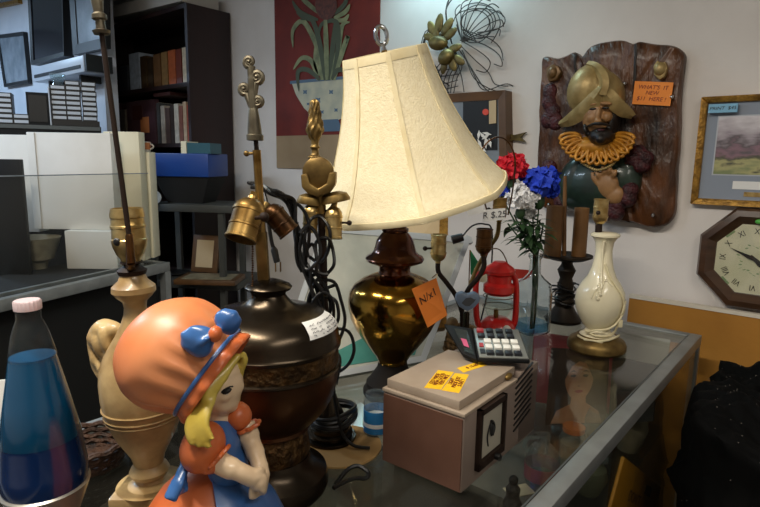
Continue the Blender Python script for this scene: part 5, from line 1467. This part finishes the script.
# ------------------------------------------------------------------ three-arm candelabra lamp behind the calculator
ax = Ax(462, 352, z=ZC)
cn = thing('three_arm_lamp', 'dark three-arm candelabra lamp with bare sockets and a paper tag', 'lamp', ax.p, YAW)
K = ax.L; s_ = ax.s(300)
M().lathe([(0, 0), (.028, 0), (.03, .006), (.026, .014), (.018, .02), (.014, .03), (.011, .05), (0, .05)], 36).build('base', 'bronze_dark', cn)
M().tube([Vector((0, 0, .04)), K(462, 305), K(462, 300)], [.008, .006, .008], 12).build('stem', 'dark_brown', cn)
M().tube(smooth_path([K(462, 312), K(456, 296), K(446, 282), K(438.5, 272), K(438, 261)], 6), .0068, 10).build('arm', 'dark_brown', cn)
M().tube(smooth_path([K(462, 306), K(468, 290), K(478, 278), K(484, 266), K(483, 254)], 6), .0068, 10).build('arm', 'dark_brown', cn)
M().tube(smooth_path([K(464, 304, .03), K(476, 270, .04), K(489, 248, .03), K(497, 236, .02), K(499, 222, .01)], 6), .006, 10).build('arm', 'brass_old', cn)
socket(cn, K(438, 263), (0, 0, 1), .0222, 'brass_bright', ln=1.38, side=(-1, -.3, 0))
socket(cn, K(483, 256), (.02, 0, 1), .0225, 'brass_brown', ln=1.3, key=False)
socket(cn, K(499, 222, .01), (0, 0, 1), .0195, 'brass', ln=1.3, side=(-1, -.4, .0))
M().tube(smooth_path([K(488, 215, .01), K(481, 186, .01), K(479, 160, .01), K(486, 144, .01), K(498, 137, .01), K(509, 143, .01), K(515, 160, .01), K(513, 188, .01), K(508, 215, .01)], 6), .0022, 8).build('harp', 'brass_brown', cn)
q = [K(483, 210, -.03), K(505.5, 208, -.03), K(505, 219.5, -.03), K(483, 222, -.03)]
tg = M().slab(q, .001, Vector((0, -1, 0))).build('price_tag', 'white_paper', cn)
lettering('R $.25', .024, 'ink_grey', tg, sum(q, Vector()) / 4, q[1] - q[0], q[0] - q[3], lift=.0012)
q = [K(466, 208, -.02), K(484, 203, -.02), K(483, 213, -.02), K(468, 216, -.02)]
M().slab(q, .001, Vector((0, -1, 0))).build('paper_tag', 'white_paper', cn)

# small things round its foot
t = thing('ceramic_ornament', 'blue-grey ceramic heart ornament with a painted bird', 'ornament', Ax(467, 350, z=ZC).p + AWAY * -.115, YAW)
a2 = Ax(467, 350, z=ZC); a2.p = t.location.copy()
m = M(); c_ = a2.L(467, 301); ss = a2.s(300)
m.poly([c_ + Vector((x * ss, -.012, -y * ss)) for x, y in ((0, 10), (-8, 5), (-12, -2), (-11, -8), (-5, -10), (0, -7), (6, -10), (12, -7), (12, 0), (7, 6))][::-1], (0, -1, 0), .024)
m.build('heart', 'mug_blue', t, bevel=.005)
m = M(); m.poly([c_ + Vector((x * ss, -.0128, -y * ss)) for x, y in ((-6, 1), (-2, -4), (3, -5), (6, -3), (8, -3), (6, 0), (2, 4), (-2, 4))][::-1], (0, -1, 0), .0008); m.build('painted_bird', 'ink_grey', t)
m = M(); m.lathe([(0, 0), (.026, 0), (.028, .006), (.02, .012), (.009, .02), (.008, c_.z - .03), (0, c_.z - .03)], 24, (c_.x, 0, 0)); m.build('stand', 'bronze_dark', t)
pk = Ax(462, 352, z=ZC)
t = thing('bead_string', 'string of brown wooden beads looped round the foot of the three-arm lamp', 'beads', pk.p, YAW)
m = M(); rq = random.Random(4)
for lp in range(5):
    for k in range(22):
        a = 2 * PI * k / 22; r = .047 - .003 * lp
        m.ell((r * math.cos(a), r * math.sin(a), .0095 + .014 * lp + .0006 * math.sin(2 * a + lp)), (.0082,) * 3, None, 8, 6)
m.ell((-.033, -.015, .088), (.017, .017, .017), None, 14, 10)
m.build('beads', 'bead', t)
t = thing('bird_figurine', 'small white bird figurine standing before the red lantern', 'figurine', Ax(505, 354, z=ZC).p, YAW)
a2 = Ax(505, 354, z=ZC); ss = a2.s(330)
m = M(); m.ell((0, 0, 11 * ss), (5 * ss, 5 * ss, 11 * ss)); m.ell((.5 * ss, 0, 25 * ss), (4.4 * ss, 4.2 * ss, 5 * ss)); m.tube([(1 * ss, 0, 17 * ss), (.5 * ss, 0, 24 * ss)], 3 * ss, 10); m.ell((4.8 * ss, 0, 25 * ss), (2.4 * ss, 1.2 * ss, 1.2 * ss)); m.ell((-5 * ss, 0, 6 * ss), (5 * ss, 2.4 * ss, 3 * ss), Matrix.Rotation(R(40), 3, 'Y')); m.build('body', 'white_gloss', t, remesh=.0018, smooth=2)
m = M(); m.lathe([(0, 0), (6 * ss, 0), (6 * ss, 1.2 * ss), (0, 1.4 * ss)], 20); m.build('plinth', 'white_gloss', t)
t = thing('ceramic_pot', 'small dark teal pot beside the white bird figurine', 'pot', Ax(488, 356, z=ZC).p, YAW)
M().lathe([(0, 0), (4 * ss, 0), (7 * ss, 7 * ss), (7 * ss, 12 * ss), (4.5 * ss, 18 * ss), (4.5 * ss, 22 * ss), (5.5 * ss, 23 * ss), (4 * ss, 23 * ss), (3.6 * ss, 17 * ss), (0, 8 * ss)], 28).build('pot', 'leaf_green', t)

# ------------------------------------------------------------------ red hurricane lantern
ax = Ax(496, 343, z=ZC)
ln_ = thing('lantern', 'small red hurricane lantern beside the glass bottle', 'lantern', ax.p, YAW)
K = ax.L
pf = ax.prof([(343, 16), (340, 18), (326, 18), (321, 15), (317, 9)]); pf[0] = (pf[0][0], 0)
M().lathe(pf + [(0, pf[-1][1])], 36).build('tank', 'red_paint', ln_)
pf = ax.prof([(318, 8), (314, 11), (308, 14), (300, 14), (292, 11.5), (285, 9)])
M().lathe(pf, 32, cap=False).build('globe', 'clear_glass', ln_)
pf = ax.prof([(294, 12.5), (291, 15.5), (285, 15.5), (282, 12), (275, 12.5), (273, 15), (270, 15.5), (267, 13.5), (264, 9), (261.5, 6)])
M().lathe(pf + [(0, pf[-1][1])], 32).build('chimney', 'red_paint', ln_)
for sx in (-1, 1):
    M().tube(smooth_path([K(496 + sx * 11, 271), K(496 + sx * 17, 275), K(496 + sx * 20, 284), K(496 + sx * 20, 305), K(496 + sx * 18.5, 322), K(496 + sx * 14, 329)], 6), .0125, 12, flat=.7).build('side_tube', 'red_paint', ln_)
M().tube([K(496, 318), K(496, 309)], .007, 10).build('burner', 'brass', ln_)
m = M(); m.tube(smooth_path([K(482, 276), K(485, 262), K(490, 250), K(500, 250), K(507, 262), K(510, 276)], 6), .0016, 8); m.build('bail_handle', 'brass_brown', ln_)
m = M()
for y in (296, 306):
    (r_, z_), = ax.prof([(y, 15)]); m.tube([(r_ * math.cos(a), r_ * math.sin(a), z_) for a in [i * PI / 16 for i in range(32)]], .0014, 6, closed=True); gq = m.build('globe_guard', 'pewter', ln_); m = M()

# little paper flag leaning behind the lantern
pA = Ax(474, 330, z=ZC); fo = thing('paper_flag', 'small green white and red paper flag on a stick behind the lantern', 'flag', pA.p + AWAY * .13, YAW)
a2 = Ax(474, 330, z=ZC); a2.p = fo.location.copy(); K2 = a2.L
M().tube([Vector((.0, 0, 0)), K2(470, 250)], .002, 8).build('stick', 'candle_brown', fo)
for nm, q, mt_ in (('green_band', [(470.5, 250), (479, 263), (478.5, 282), (470.5, 274)], 'flag_green'), ('white_band', [(479, 263), (504, 268), (503, 284), (478.5, 282)], 'cream_card'), ('red_band', [(504, 268), (529, 270), (528, 277), (503, 282)], 'flag_red')):
    M().slab([K2(x, y) for x, y in q], .001, Vector((0, -1, 0))).build(nm, mt_, fo)

# ------------------------------------------------------------------ glass bottle and the carnations in it
ax = Ax(531, 332, z=ZC)
bt = thing('glass_bottle', 'square clear glass bottle holding the artificial flowers', 'bottle', ax.p + Vector((0, 0, .003)), YAW + R(24))
s_ = ax.s(310); hw_ = 14 * s_
def rsq(h, z, seg=40, p=5): return [(h * math.copysign(abs(math.cos(a)) ** (2 / p), math.cos(a)), h * math.copysign(abs(math.sin(a)) ** (2 / p), math.sin(a)), z) for a in [2 * PI * i / seg for i in range(seg)]]
zs = [ax.z(y) for y in (332, 330, 292, 284, 279, 274, 260, 257.5, 255)]
m = M(); rings = []
for h, z, p in ((hw_ * .9, 0, 5), (hw_, .006, 6), (hw_, zs[2], 6), (hw_ * .93, zs[3], 5), (hw_ * .6, zs[4], 3), (5.4 * s_, zs[5], 2), (5 * s_, zs[6], 2), (6.6 * s_, zs[7], 2), (6.4 * s_, zs[8], 2)):
    rings.append([m.v(q) for q in rsq(h, z, 40, p)])
for A_, B_ in zip(rings, rings[1:]):
    for k in range(40): m.f([A_[k], A_[(k+1) % 40], B_[(k+1) % 40], B_[k]])
m.f(rings[0][::-1]); m.build('bottle', 'solid_glass', bt, solid=.0035)
m = M(); m.tube([(6.6 * s_ * math.cos(a), 6.6 * s_ * math.sin(a), zs[7]) for a in [i * PI / 16 for i in range(32)]], .0018, 6, closed=True); m.build('lip', 'solid_glass', bt)
m = M(); r0 = [m.v(q) for q in rsq(hw_ * .93, .007)]; r1 = [m.v(q) for q in rsq(hw_ * .93, .035)]
for k in range(40): m.f([r0[k], r0[(k+1) % 40], r1[(k+1) % 40], r1[k]])
m.f(r0[::-1]); m.f(r1); m.build('base_water', 'blue_glass', bt)
def carnation(name, label, x, y, rpx, mt_, dy, stem=True):
    p = ax.L(x, y, dy); r = rpx * ax.s(y)
    t = thing(name, label, 'flower', ax.p, YAW, group='artificial carnations in the glass bottle')
    rq = random.Random(int(x * 7 + y)); m = M()
    for k in range(120):
        zt_ = rq.uniform(-.55, 1); a = rq.uniform(0, 2 * PI); h = math.sqrt(max(0, 1 - zt_ * zt_))
        d = Vector((h * math.cos(a), h * math.sin(a), zt_)); fr2 = frame_of(d)
        pr = r * rq.uniform(.2, .3); c_ = p + d * r * rq.uniform(.5, .86)
        ctr = m.v(c_ - d * pr * .5); ring = []
        tilt = Vector((rq.uniform(-.5, .5), rq.uniform(-.5, .5), 0))
        n_ = 11
        for j in range(n_):
            b_ = 2 * PI * j / n_; rr2 = pr * (1 + (.22 if j % 2 else -.12))
            ring.append(m.v(c_ + fr2 @ Vector((rr2 * math.cos(b_), rr2 * math.sin(b_), pr * .35 * math.sin(3 * b_ + k) + tilt.x * rr2 * math.cos(b_)))))
        for j in range(n_): m.f([ctr, ring[j], ring[(j+1) % n_]])
    m.ell(p, (r * .62, r * .62, r * .6), None, 14, 10)
    m.build('petals', mt_, t, flat=True)
    M().ell(p - Vector((0, 0, r * .75)), (r * .28, r * .28, r * .4), None, 12, 8).build('calyx', 'leaf_green', t)
    e = Vector((rq.uniform(-.008, .008), rq.uniform(-.008, .008), .012)); nk = Vector((e.x * .6, e.y * .6, zs[6]))
    M().tube(smooth_path([p - Vector((0, 0, r)), (p + nk) / 2 + Vector((0, 0, -.02)), nk, e], 6), .0024, 8).build('stem', 'leaf_green', t)
    return t
carnation('carnation', 'red artificial carnation at the left of the bouquet', 512, 169, 18, 'red_petal', .0)
carnation('carnation', 'large blue artificial carnation at the right of the bouquet', 540, 185, 21.5, 'blue_petal', -.02)
carnation('carnation', 'white artificial carnation in the middle of the bouquet', 521, 199, 17.5, 'white_petal', -.03)
carnation('carnation', 'white carnation peeping out low behind the other white bloom', 526, 212, 12, 'white_petal', .03)
carnation('carnation', 'small blue carnation half hidden behind the red bloom', 504, 189, 12, 'blue_petal', .03)
lf = thing('artificial_leaves', 'dark green artificial leaf sprays in the glass bottle', 'leaves', ax.p, YAW)
rq = random.Random(8)
for st_ in range(9):
    x0 = 526 + (st_ - 4) * 4
    top_ = ax.L(x0 + rq.uniform(-4, 4), 214 + rq.uniform(0, 10), rq.uniform(-.03, .03)); nk = Vector((rq.uniform(-.006, .006), rq.uniform(-.006, .006), zs[6]))
    P = smooth_path([top_, (top_ + nk) / 2, nk, Vector((nk.x * -.5, nk.y * -.5, .012))], 6)
    sp = M(); sp.tube(P, .0022, 7)
    for k in range(13):
        f_ = rq.uniform(0, .75); p = top_.lerp(nk, f_); a = rq.uniform(0, 2 * PI); L_ = rq.uniform(.045, .075) * (1 - .3 * f_)
        d = Vector((math.cos(a), math.sin(a), rq.uniform(-.35, .5))).normalized(); sd2 = d.cross(Vector((0, 0, 1))).normalized(); up_ = sd2.cross(d)
        A_, B_ = [], []
        for j in range(7):
            u = j / 6; wd = .0085 * math.sin(PI * (.08 + .9 * u)); c_ = p + d * L_ * u - up_ * L_ * .3 * u * u + up_ * .0
            A_.append(c_ + sd2 * wd + up_ * wd * .4); B_.append(c_ - sd2 * wd + up_ * wd * .4)
        sp.strip(A_, B_)
    sp.build('spray', 'leaf_green', lf, solid=.0006)

# ------------------------------------------------------------------ two-candle lamp with iron foot
ax = Ax(563, 321, z=ZC)
cd2 = thing('candle_lamp', 'dark two-candle lamp with brown sleeves and coiled cord', 'lamp', ax.p, YAW)
K = ax.L; s_ = ax.s(260)
pf = ax.prof([(321, 17), (318, 18), (313, 13), (306, 9), (300, 10), (296, 7), (285, 8), (278, 6), (270, 9), (264, 5.5), (259, 5)]); pf[0] = (pf[0][0], 0)
M().lathe(pf + [(0, pf[-1][1])], 36).build('stem_base', 'iron', cd2)
pf = ax.prof([(261, 6), (259.5, 17), (256.5, 24), (254.5, 24), (256, 15), (256, 0)])
M().lathe(pf, 40).build('drip_tray', 'iron', cd2)
for x, y0, y1, w_ in ((552, 206, 258, 8.5), (578.5, 208, 256, 7.2)):
    a_, b_ = K(x, y1), K(x - 1, y0)
    m = M(); m.lathe([(w_ * s_, 0), (w_ * s_ * .98, (b_ - a_).length), (w_ * s_ * .8, (b_ - a_).length), (w_ * s_ * .78, .01), (0, .01)], 28, a_); m.build('candle_sleeve', 'candle_brown', cd2)
M().tube([K(564, 258, .01), K(565, 176, .01)], [.0075, .006], 12).build('center_rod', 'candle_brown', cd2)
m = M()
for k in range(9):
    z_ = ax.z(303) + k * .008; r_ = .034 + .01 * math.sin(k * 2.1)
    m.tube([((r_ + .006 * math.sin(3 * a + k)) * math.cos(a), (r_ + .006 * math.sin(3 * a + k)) * math.sin(a), z_ + .006 * math.sin(2 * a + k)) for a in [i * PI / 16 for i in range(32)]], .0028, 6, closed=True)
m.build('coiled_cord', 'black_cord', cd2)

# ------------------------------------------------------------------ cream vase lamp
ax = Ax(596, 349, z=ZC)
cr = thing('vase_lamp', 'cream glazed bottle-vase lamp with a brass base and bare socket', 'lamp', ax.p, YAW)
K = ax.L; s_ = ax.s(300)
pf = ax.prof([(349, 26), (347, 28), (343, 28), (339, 26), (336, 21), (334, 19)]); pf[0] = (pf[0][0], 0)
M().lathe(pf + [(0, pf[-1][1])], 48).build('base', 'brass_old', cr)
pf = ax.prof([(337, 15.5), (334, 17), (331, 13), (328, 11), (325, 14), (318, 18.5), (309, 22.5), (300, 24), (291, 22.7), (283, 18.5), (276, 13.5), (268, 10.5), (258, 8.5), (250, 8), (242, 9), (238, 11.5), (236, 14), (234, 14), (232.5, 11), (232, 6)])
M().lathe(pf + [(0, pf[-1][1])], 48).build('vase', 'cream_glaze', cr)
M().tube([K(598.5, 233), K(599, 220)], .0095, 12).build('neck', 'dark_brown', cr)
socket(cr, K(599.5, 226), (0, 0, 1), .0205, 'brass_bright', ln=1.42, side=(-.6, -1, 0))
def onv(a, y, off=.002):
    (r_, z_), = ax.prof([(y, 0)]); rr_ = None
    ys = [(337, 15.5), (334, 17), (331, 13), (328, 11), (325, 14), (318, 18.5), (309, 22.5), (300, 24), (291, 22.7), (283, 18.5), (276, 13.5), (268, 10.5), (258, 8.5), (250, 8), (242, 9), (238, 11.5), (236, 14)]
    for (ya, ra), (yb, rb) in zip(ys, ys[1:]):
        if yb <= y <= ya: rr_ = ra + (rb - ra) * (ya - y) / (ya - yb)
    rr_ = (rr_ or 12) * ax.s(y) + off
    return Vector((rr_ * math.cos(R(a)), rr_ * math.sin(R(a)), z_))
m = M()
m.tube(smooth_path([onv(-115, 240, .004), onv(-118, 255), onv(-115, 270), onv(-110, 284)], 5), .003, 8)
for k in range(12): 
    p = onv(-118 + 1.5 * (k % 5), 272 + 2 * k, .001); m.ell(p, (.006, .004, .006), None, 8, 6)
for a0, y0, a1, y1 in ((-112, 285, -95, 276), (-118, 284, -132, 294), (-100, 278, -80, 282)):
    m.tube(smooth_path([onv(a0, y0), onv((a0 + a1) / 2, (y0 + y1) / 2 - 2), onv(a1, y1)], 4), .0022, 6)
m.build('moulded_spray', 'cream_glaze', cr)
m = M()
cord(m, [onv(-100, 262, .004), onv(-78, 276, .006), onv(-60, 290, .006), onv(-50, 305, .006), onv(-62, 318, .008), onv(-85, 324, .01), onv(-120, 326, .012), onv(-150, 330, .012)], .003)
cord(m, [onv(-160, 329, .01), onv(-120, 331, .012), onv(-80, 331, .012), onv(-40, 329, .012), onv(-40, 322, .008), onv(-55, 306, .006), onv(-48, 296, .006)], .003)
cord(m, [onv(a, 334 + 1.5 * math.sin(R(a * 2)), .012) for a in range(-170, 0, 17)], .003)
cord(m, [onv(a, 337 - 2 * math.cos(R(a * 3)), .014) for a in range(-175, -10, 15)], .003)
m.build('cream_cord', 'cream_cord', cr)
p = onv(-52, 318, .012); M().box(p, (.012, .01, .022)).build('plug', 'cream_cord', cr, bevel=.002)

# ------------------------------------------------------------------ wrapped pictures leaning behind the table lamp
def lean_panel(name, q, th, label, mt, cat='picture', edge=None, edge_m=None, extra=None):
    c = (q[2] + q[3]) / 2; n = (q[1] - q[0]).cross(q[3] - q[0]).normalized()
    if n.dot(CAMP - c) < 0: n = -n
    t = thing(name, label, cat, (c.x, c.y, ZC))
    L_ = [p - Vector((c.x, c.y, ZC - .0095)) for p in q]
    M().slab([L_[3], L_[2], L_[1], L_[0]], th, n).build('panel', mt, t)
    if edge:
        for i, (a, b) in enumerate(((0, 1), (1, 2), (2, 3), (3, 0))):
            u = (L_[b] - L_[a]).normalized(); ctr = sum(L_, Vector()) / 4; v = ctr - (L_[a] + L_[b]) / 2; v = (v - u * v.dot(u)).normalized()
            M().slab([L_[a] + n * .004, L_[b] + n * .004, L_[b] + v * edge + n * .004, L_[a] + v * edge + n * .004], th * .6, n).build('frame_edge', edge_m, t)
    return t, L_, n
def P_(px, py, d): return at(px, py, d=d)
bl_, br_ = at(268, 394, z=ZC), at(425, 365, z=ZC)
e1 = br_ - bl_
tl3 = at(322, 231, d=1.62); upv = tl3 - bl_
tr3 = at(470, 243, d=1.77)
# keep it a true rectangle-ish leaning sheet
t, L_, n = lean_panel('wrapped_picture', [tl3, tr3, br_, bl_], .012, 'large shrink-wrapped picture leaning behind the gold table lamp', 'wrap_print', edge=.016, edge_m='silver')
def lp2(u, v): return L_[3] * (1 - u) * (1 - v) + L_[2] * u * (1 - v) + L_[1] * u * v + L_[0] * (1 - u) * v
M().slab([lp2(.12, .06) + n * .002, lp2(.9, .06) + n * .002, lp2(.9, .42) + n * .002, lp2(.12, .42) + n * .002], .003, n).build('teal_print', 'wrap_teal', t)
sh_ = AWAY * .045
q2 = [tl3 + sh_ + Vector((0, 0, -.0)), tr3 + sh_ + RIGHT * .01, br_ + sh_ + RIGHT * .01, bl_ + sh_]
lean_panel('wrapped_picture', q2, .014, 'silver-edged wrapped picture behind the large shrink-wrapped one', 'silver_plastic', edge=.02, edge_m='silver')
gb, gr = at(340, 345, z=ZC), at(462, 330, z=ZC)
lean_panel('framed_picture', [at(345, 205, d=1.86), at(448, 205, d=1.95), at(446, 331, z=ZC + .02), at(340, 343, z=ZC + .02)], .02, 'gold framed picture just under the cream shade', 'tan_card', edge=.03, edge_m='frame_gold')
for o in list(COL.objects):
    if o.get('label') == 'gold framed picture just under the cream shade': o.location.z = ZC
p_ = Ax(457, 345, z=ZC)
t = thing('plug_cord', 'black plug and thin cord beside the paper-tagged socket', 'cord', p_.p + AWAY * .1, YAW)
a2 = Ax(457, 345, z=ZC); a2.p = t.location.copy()
M().tube(smooth_path([a2.L(x, y) for x, y in ((462, 237), (472, 226), (484, 224), (492, 232), (490, 280))] + [Vector((.08, 0, .02)), Vector((.09, .01, .008)), Vector((.12, .01, .006))], 6), .0025, 7).build('cord', 'black_cord', t)
m = M(); m.tube([a2.L(463, 237), a2.L(452, 240)], [.012, .014], 10); m.build('plug', 'black', t)

# ------------------------------------------------------------------ jar of paste and a basket on the counter
ax = Ax(376, 434, z=ZC)
t = thing('glass_jar', 'small glass jar with a blue and white label beside the projector', 'jar', ax.p + Vector((0, 0, .0042)), YAW)
s_ = ax.s(410)
M().lathe([(0, 0), (12 * s_, 0), (12.6 * s_, .004), (12.6 * s_, .062), (11 * s_, .07), (11 * s_, .08), (10 * s_, .08), (10 * s_, .075)], 36, cap=False).build('jar', 'bottle_glass', t)
M().lathe([(12.7 * s_, .006), (12.9 * s_, .006), (12.9 * s_, .05), (12.7 * s_, .05)], 36, cap=False).build('label', 'blue_label', t)
M().lathe([(12.95 * s_, .018), (13.05 * s_, .018), (13.05 * s_, .026), (12.95 * s_, .026)], 36, cap=False).build('label_stripe', 'white_paper', t)
M().lathe([(0, .004), (12 * s_, .004), (12 * s_, .034), (0, .036)], 36).build('paste', 'white_paper', t)
ax = Ax(95, 470, z=ZC)
t = thing('wicker_basket', 'low dark wicker basket behind the lava lamp', 'basket', ax.p + AWAY * .02 - RIGHT * .02, YAW)
m = M()
for k in range(5):
    r_ = .052 + .003 * k
    m.tube([(r_ * math.cos(a) , r_ * math.sin(a), .006 + .009 * k + .002 * math.sin(12 * a + k * PI)) for a in [i * PI / 36 for i in range(72)]], .005, 6, closed=True)
m.lathe([(0, 0), (.05, 0), (.05, .006), (0, .006)], 30); m.build('weave', 'wicker', t)
pc_ = at(8, 445, z=ZC)
t = thing('price_card', 'white paper card with black letters at the far left edge', 'card', Vector((XL + .05, at(-5, 440, d=.85).y + .02, ZC + .004)), YAW + R(10))
cpz = .14
kq = M().hexa([(-.11, -.001, 0), (.04, -.001, 0), (.04, .001, 0), (-.11, .001, 0)], [(-.11, .019, cpz), (.04, .019, cpz), (.04, .021, cpz), (-.11, .021, cpz)]).build('card', 'white_paper', t)
lettering('O Y C', .03, 'ink', kq, (-.03, .0075, .07), (1, 0, 0), (0, .14, 1), lift=.001)

# ------------------------------------------------------------------ what lies inside the showcase
def inside(px, py, z): return at(px, py, z=z)
bp = inside(585, 440, SZ)
# portrait leaning at the back
def upright(name, q, ybase, label, mt, cat='picture', th=.01, z0=SZ):
    """a flat board standing on the shelf, leaning back; q = tl, tr, br, bl pixels on the plane y = ybase"""
    P = [at(x, y, y=ybase) for x, y in q]; c = (P[2] + P[3]) / 2
    t = thing(name, label, cat, (c.x, ybase, z0))
    L_ = [Vector((p.x - c.x, .06 * max(0, (p.z - z0)) / .3, max(p.z, z0) - z0)) for p in P]
    M().slab([L_[3], L_[2], L_[1], L_[0]], th, Vector((0, -1, 0))).build('board', mt, t)
    def f(px, py, o=0):
        p = at(px, py, y=ybase - o); z_ = p.z - z0
        return Vector((p.x - c.x, .06 * z_ / .3 - o, z_))
    return t, f
t, f = upright('red_board', [(528, 335), (640, 352), (640, 420), (528, 420)], 1.80, 'dull red board standing inside the back of the showcase', 'case_red', 'board')
t, f = upright('paper_sheet', [(610, 336), (665, 345), (660, 385), (610, 385)], 1.74, 'grey white paper sheet inside the back of the showcase', 'paper_grey', 'paper', .002)
t, f = upright('portrait', [(545, 352), (603, 356), (603, 425), (545, 425)], 1.66, 'painted portrait of a dark-haired person under the glass top', 'hair_paint', 'painting', .008)
def oval(x, y, rx, ry, o, n_=20): return [f(x + rx * math.cos(a), y + ry * math.sin(a) * (1 + .12 * (math.sin(a) > 0)), o) for a in [2 * PI * i / n_ for i in range(n_)]]
m = M(); m.poly(oval(575, 380, 14, 20, .005, 26), (0, -1, 0), .002); m.poly([f(x, y, .004) for x, y in [(569, 396), (582, 396), (583, 405), (596, 413), (600, 424), (550, 424), (555, 412), (568, 406)]], (0, -1, 0), .002); m.build('painted_face', 'skin_paint', t)
m = M(); m.poly([f(x, y, .0065) for x, y in [(560, 384), (561, 368), (568, 359), (579, 358), (588, 366), (590, 384), (586, 376), (581, 367), (574, 365), (567, 370)]], (0, -1, 0), .001)
for sx in (-1, 1):
    m.poly(oval(575 + sx * 6, 379, 2.8, 1.2, .0066, 12), (0, -1, 0), .0008)
    m.poly([f(575 + sx * a_, b_, .0067) for a_, b_ in ((2.5, 375.5), (6, 373.6), (10, 375.4), (6, 374.8))], (0, -1, 0), .0008)
m.poly([f(x, y, .0066) for x, y in [(573.5, 388), (575.5, 389), (577.5, 388), (575.5, 389.8)]], (0, -1, 0), .0008)
m.build('painted_hair_and_eyes', 'hair_paint', t, flat=True)
m = M(); m.poly(oval(575.5, 394, 4, 1.3, .0066, 14), (0, -1, 0), .0008); m.build('painted_lips', 'case_red', t)
t, f = upright('slate', [(606, 362), (652, 372), (650, 425), (606, 425)], 1.58, 'black slate board leaning inside the showcase under the cream lamp', 'chalk', 'slate')
def jar(px, py, rad, h, label, name='glass_jar', lid='jar_lid', body='bottle_glass', content=None, cat='jar', sh=None, z0=SZ):
    p = at(px, py, z=z0); t = thing(name, label, cat, p, YAW)
    pr = sh or [(0, 0), (rad * .95, 0), (rad, .006), (rad, h * .72), (rad * .78, h * .85), (rad * .78, h * .97)]
    M().lathe(pr, 32, cap=False).build('jar', body, t)
    if lid: M().lathe([(0, h * .88), (rad * .82, h * .88), (rad * .84, h), (0, h + .002)], 32).build('lid', lid, t)
    if content: M().lathe([(0, .004), (rad * .9, .004), (rad * .92, h * .6), (0, h * .6)], 28).build('contents', content, t)
    return t
jar(571, 466, .036, .12, 'mason jar with an orange lid inside the showcase', content='stone')
t = jar(541, 480, .045, .13, 'glass jug with a pink label inside the showcase beneath the projector', 'glass_jug', None, content=None, cat='jug', sh=[(0, 0), (.043, 0), (.045, .006), (.045, .07), (.03, .095), (.016, .11), (.016, .128), (.019, .13)])
M().lathe([(.0455, .012), (.0462, .012), (.0462, .05), (.0455, .05)], 32, cap=False).build('label', 'pink_label', t)
M().tube(smooth_path([(-.016, 0, .122), (-.042, 0, .12), (-.05, 0, .1), (-.04, 0, .084)], 5), .005, 8).build('handle', 'bottle_glass', t)
jar(597, 459, .05, .15, 'round pale brandy glass inside the showcase', 'brandy_glass', None, 'bottle_glass', cat='glass', sh=[(0, 0), (.032, 0), (.032, .004), (.006, .012), (.006, .05), (.028, .06), (.042, .09), (.042, .12), (.032, .15)])
t = thing('dark_figurine', 'small black figurine inside the showcase near the front rail', 'figurine', at(512, 507, z=SZ), YAW)
m = M(); m.lathe([(0, 0), (.022, 0), (.024, .01), (.016, .03), (.018, .05), (.01, .062), (0, .064)], 24); m.ell((0, 0, .072), (.012, .012, .013)); m.build('body', 'black', t, remesh=.002, smooth=2)
for k, (x, y) in enumerate(((548, 500), (530, 512), (563, 490))):
    t = thing('silver_medal', ['silver medal lying on the glass shelf nearest the rail', 'silver medal lying lowest in the showcase', 'silver medal lying beside the glass jug'][k], 'medal', at(x, y, z=SZ), R(40 * k), group='medals in the showcase')
    M().lathe([(0, 0), (.013, 0), (.014, .0015), (.013, .003), (0, .003)], 24).build('disc', 'silver', t)
t = thing('paper_tag', 'cream price card lying on the shelf inside the showcase', 'card', at(519, 491, z=SZ), YAW + R(20))
M().box((0, 0, .001), (.07, .045, .002)).build('card', 'cream_card', t)
# below the shelf, seen through the end: yellow bag and pots
TL_, TR_ = at(625, 457, d=1.42), at(662, 487, d=1.76)
e_ = (TR_ - TL_).normalized(); hn_ = Vector((e_.y, -e_.x, 0)).normalized(); dn_ = e_.cross(hn_).normalized(); dn_ = dn_ if dn_.z < 0 else -dn_
k_ = (BZ + .004 - TR_.z) / dn_.z
yq = [TL_, TR_, TR_ + dn_ * k_, TL_ + dn_ * k_]
c_ = sum(yq, Vector()) / 4
t = thing('shop_bag', 'yellow bag with dark printing leaning inside the showcase by the side glass', 'bag', c_)
L_ = [p - c_ for p in yq]; nn_ = (L_[1] - L_[0]).cross(L_[3] - L_[0]).normalized()
if nn_.dot(CAMP - c_) < 0: nn_ = -nn_
M().slab(L_[::-1], .01, nn_).build('bag', 'yellow_bag', t, bevel=.004)
xd = (L_[1] - L_[0]).normalized(); yd = (L_[0] - L_[3]); yd = (yd - xd * yd.dot(xd)).normalized()
def onbag(px, py):
    v = ray(px, py); return CAMP + v * ((c_ - CAMP).dot(nn_) / v.dot(nn_)) - c_
a_ = onbag(648, 491)
M().slab([a_ - xd * .034 - yd * .014, a_ + xd * .034 - yd * .014, a_ + xd * .034 + yd * .014, a_ - xd * .034 + yd * .014], .001, nn_).build('printed_block', 'bag_print', t, loc=nn_ * .0012)
lettering("DON'T", .042, 'bag_print', t, onbag(634, 499), xd, yd, lift=.0012, shear=0)
def pot(px, py, z0, rad, h, label, mt):
    p = at(px, py, z=z0); t = thing('stoneware_pot', label, 'pot', p, YAW)
    M().lathe([(0, 0), (rad * .6, 0), (rad, h * .45), (rad * .9, h * .7), (rad * .45, h * .85), (rad * .6, h), (rad * .5, h), (rad * .38, h * .85), (0, h * .5)], 32).build('pot', mt, t)
pot(628, 449, SZ, .05, .15, 'tall grey stoneware pot inside the showcase by the far end', 'stone')
pot(588, 492, SZ, .045, .1, 'round dark green pot inside the showcase near the side glass', 'leaf_light')
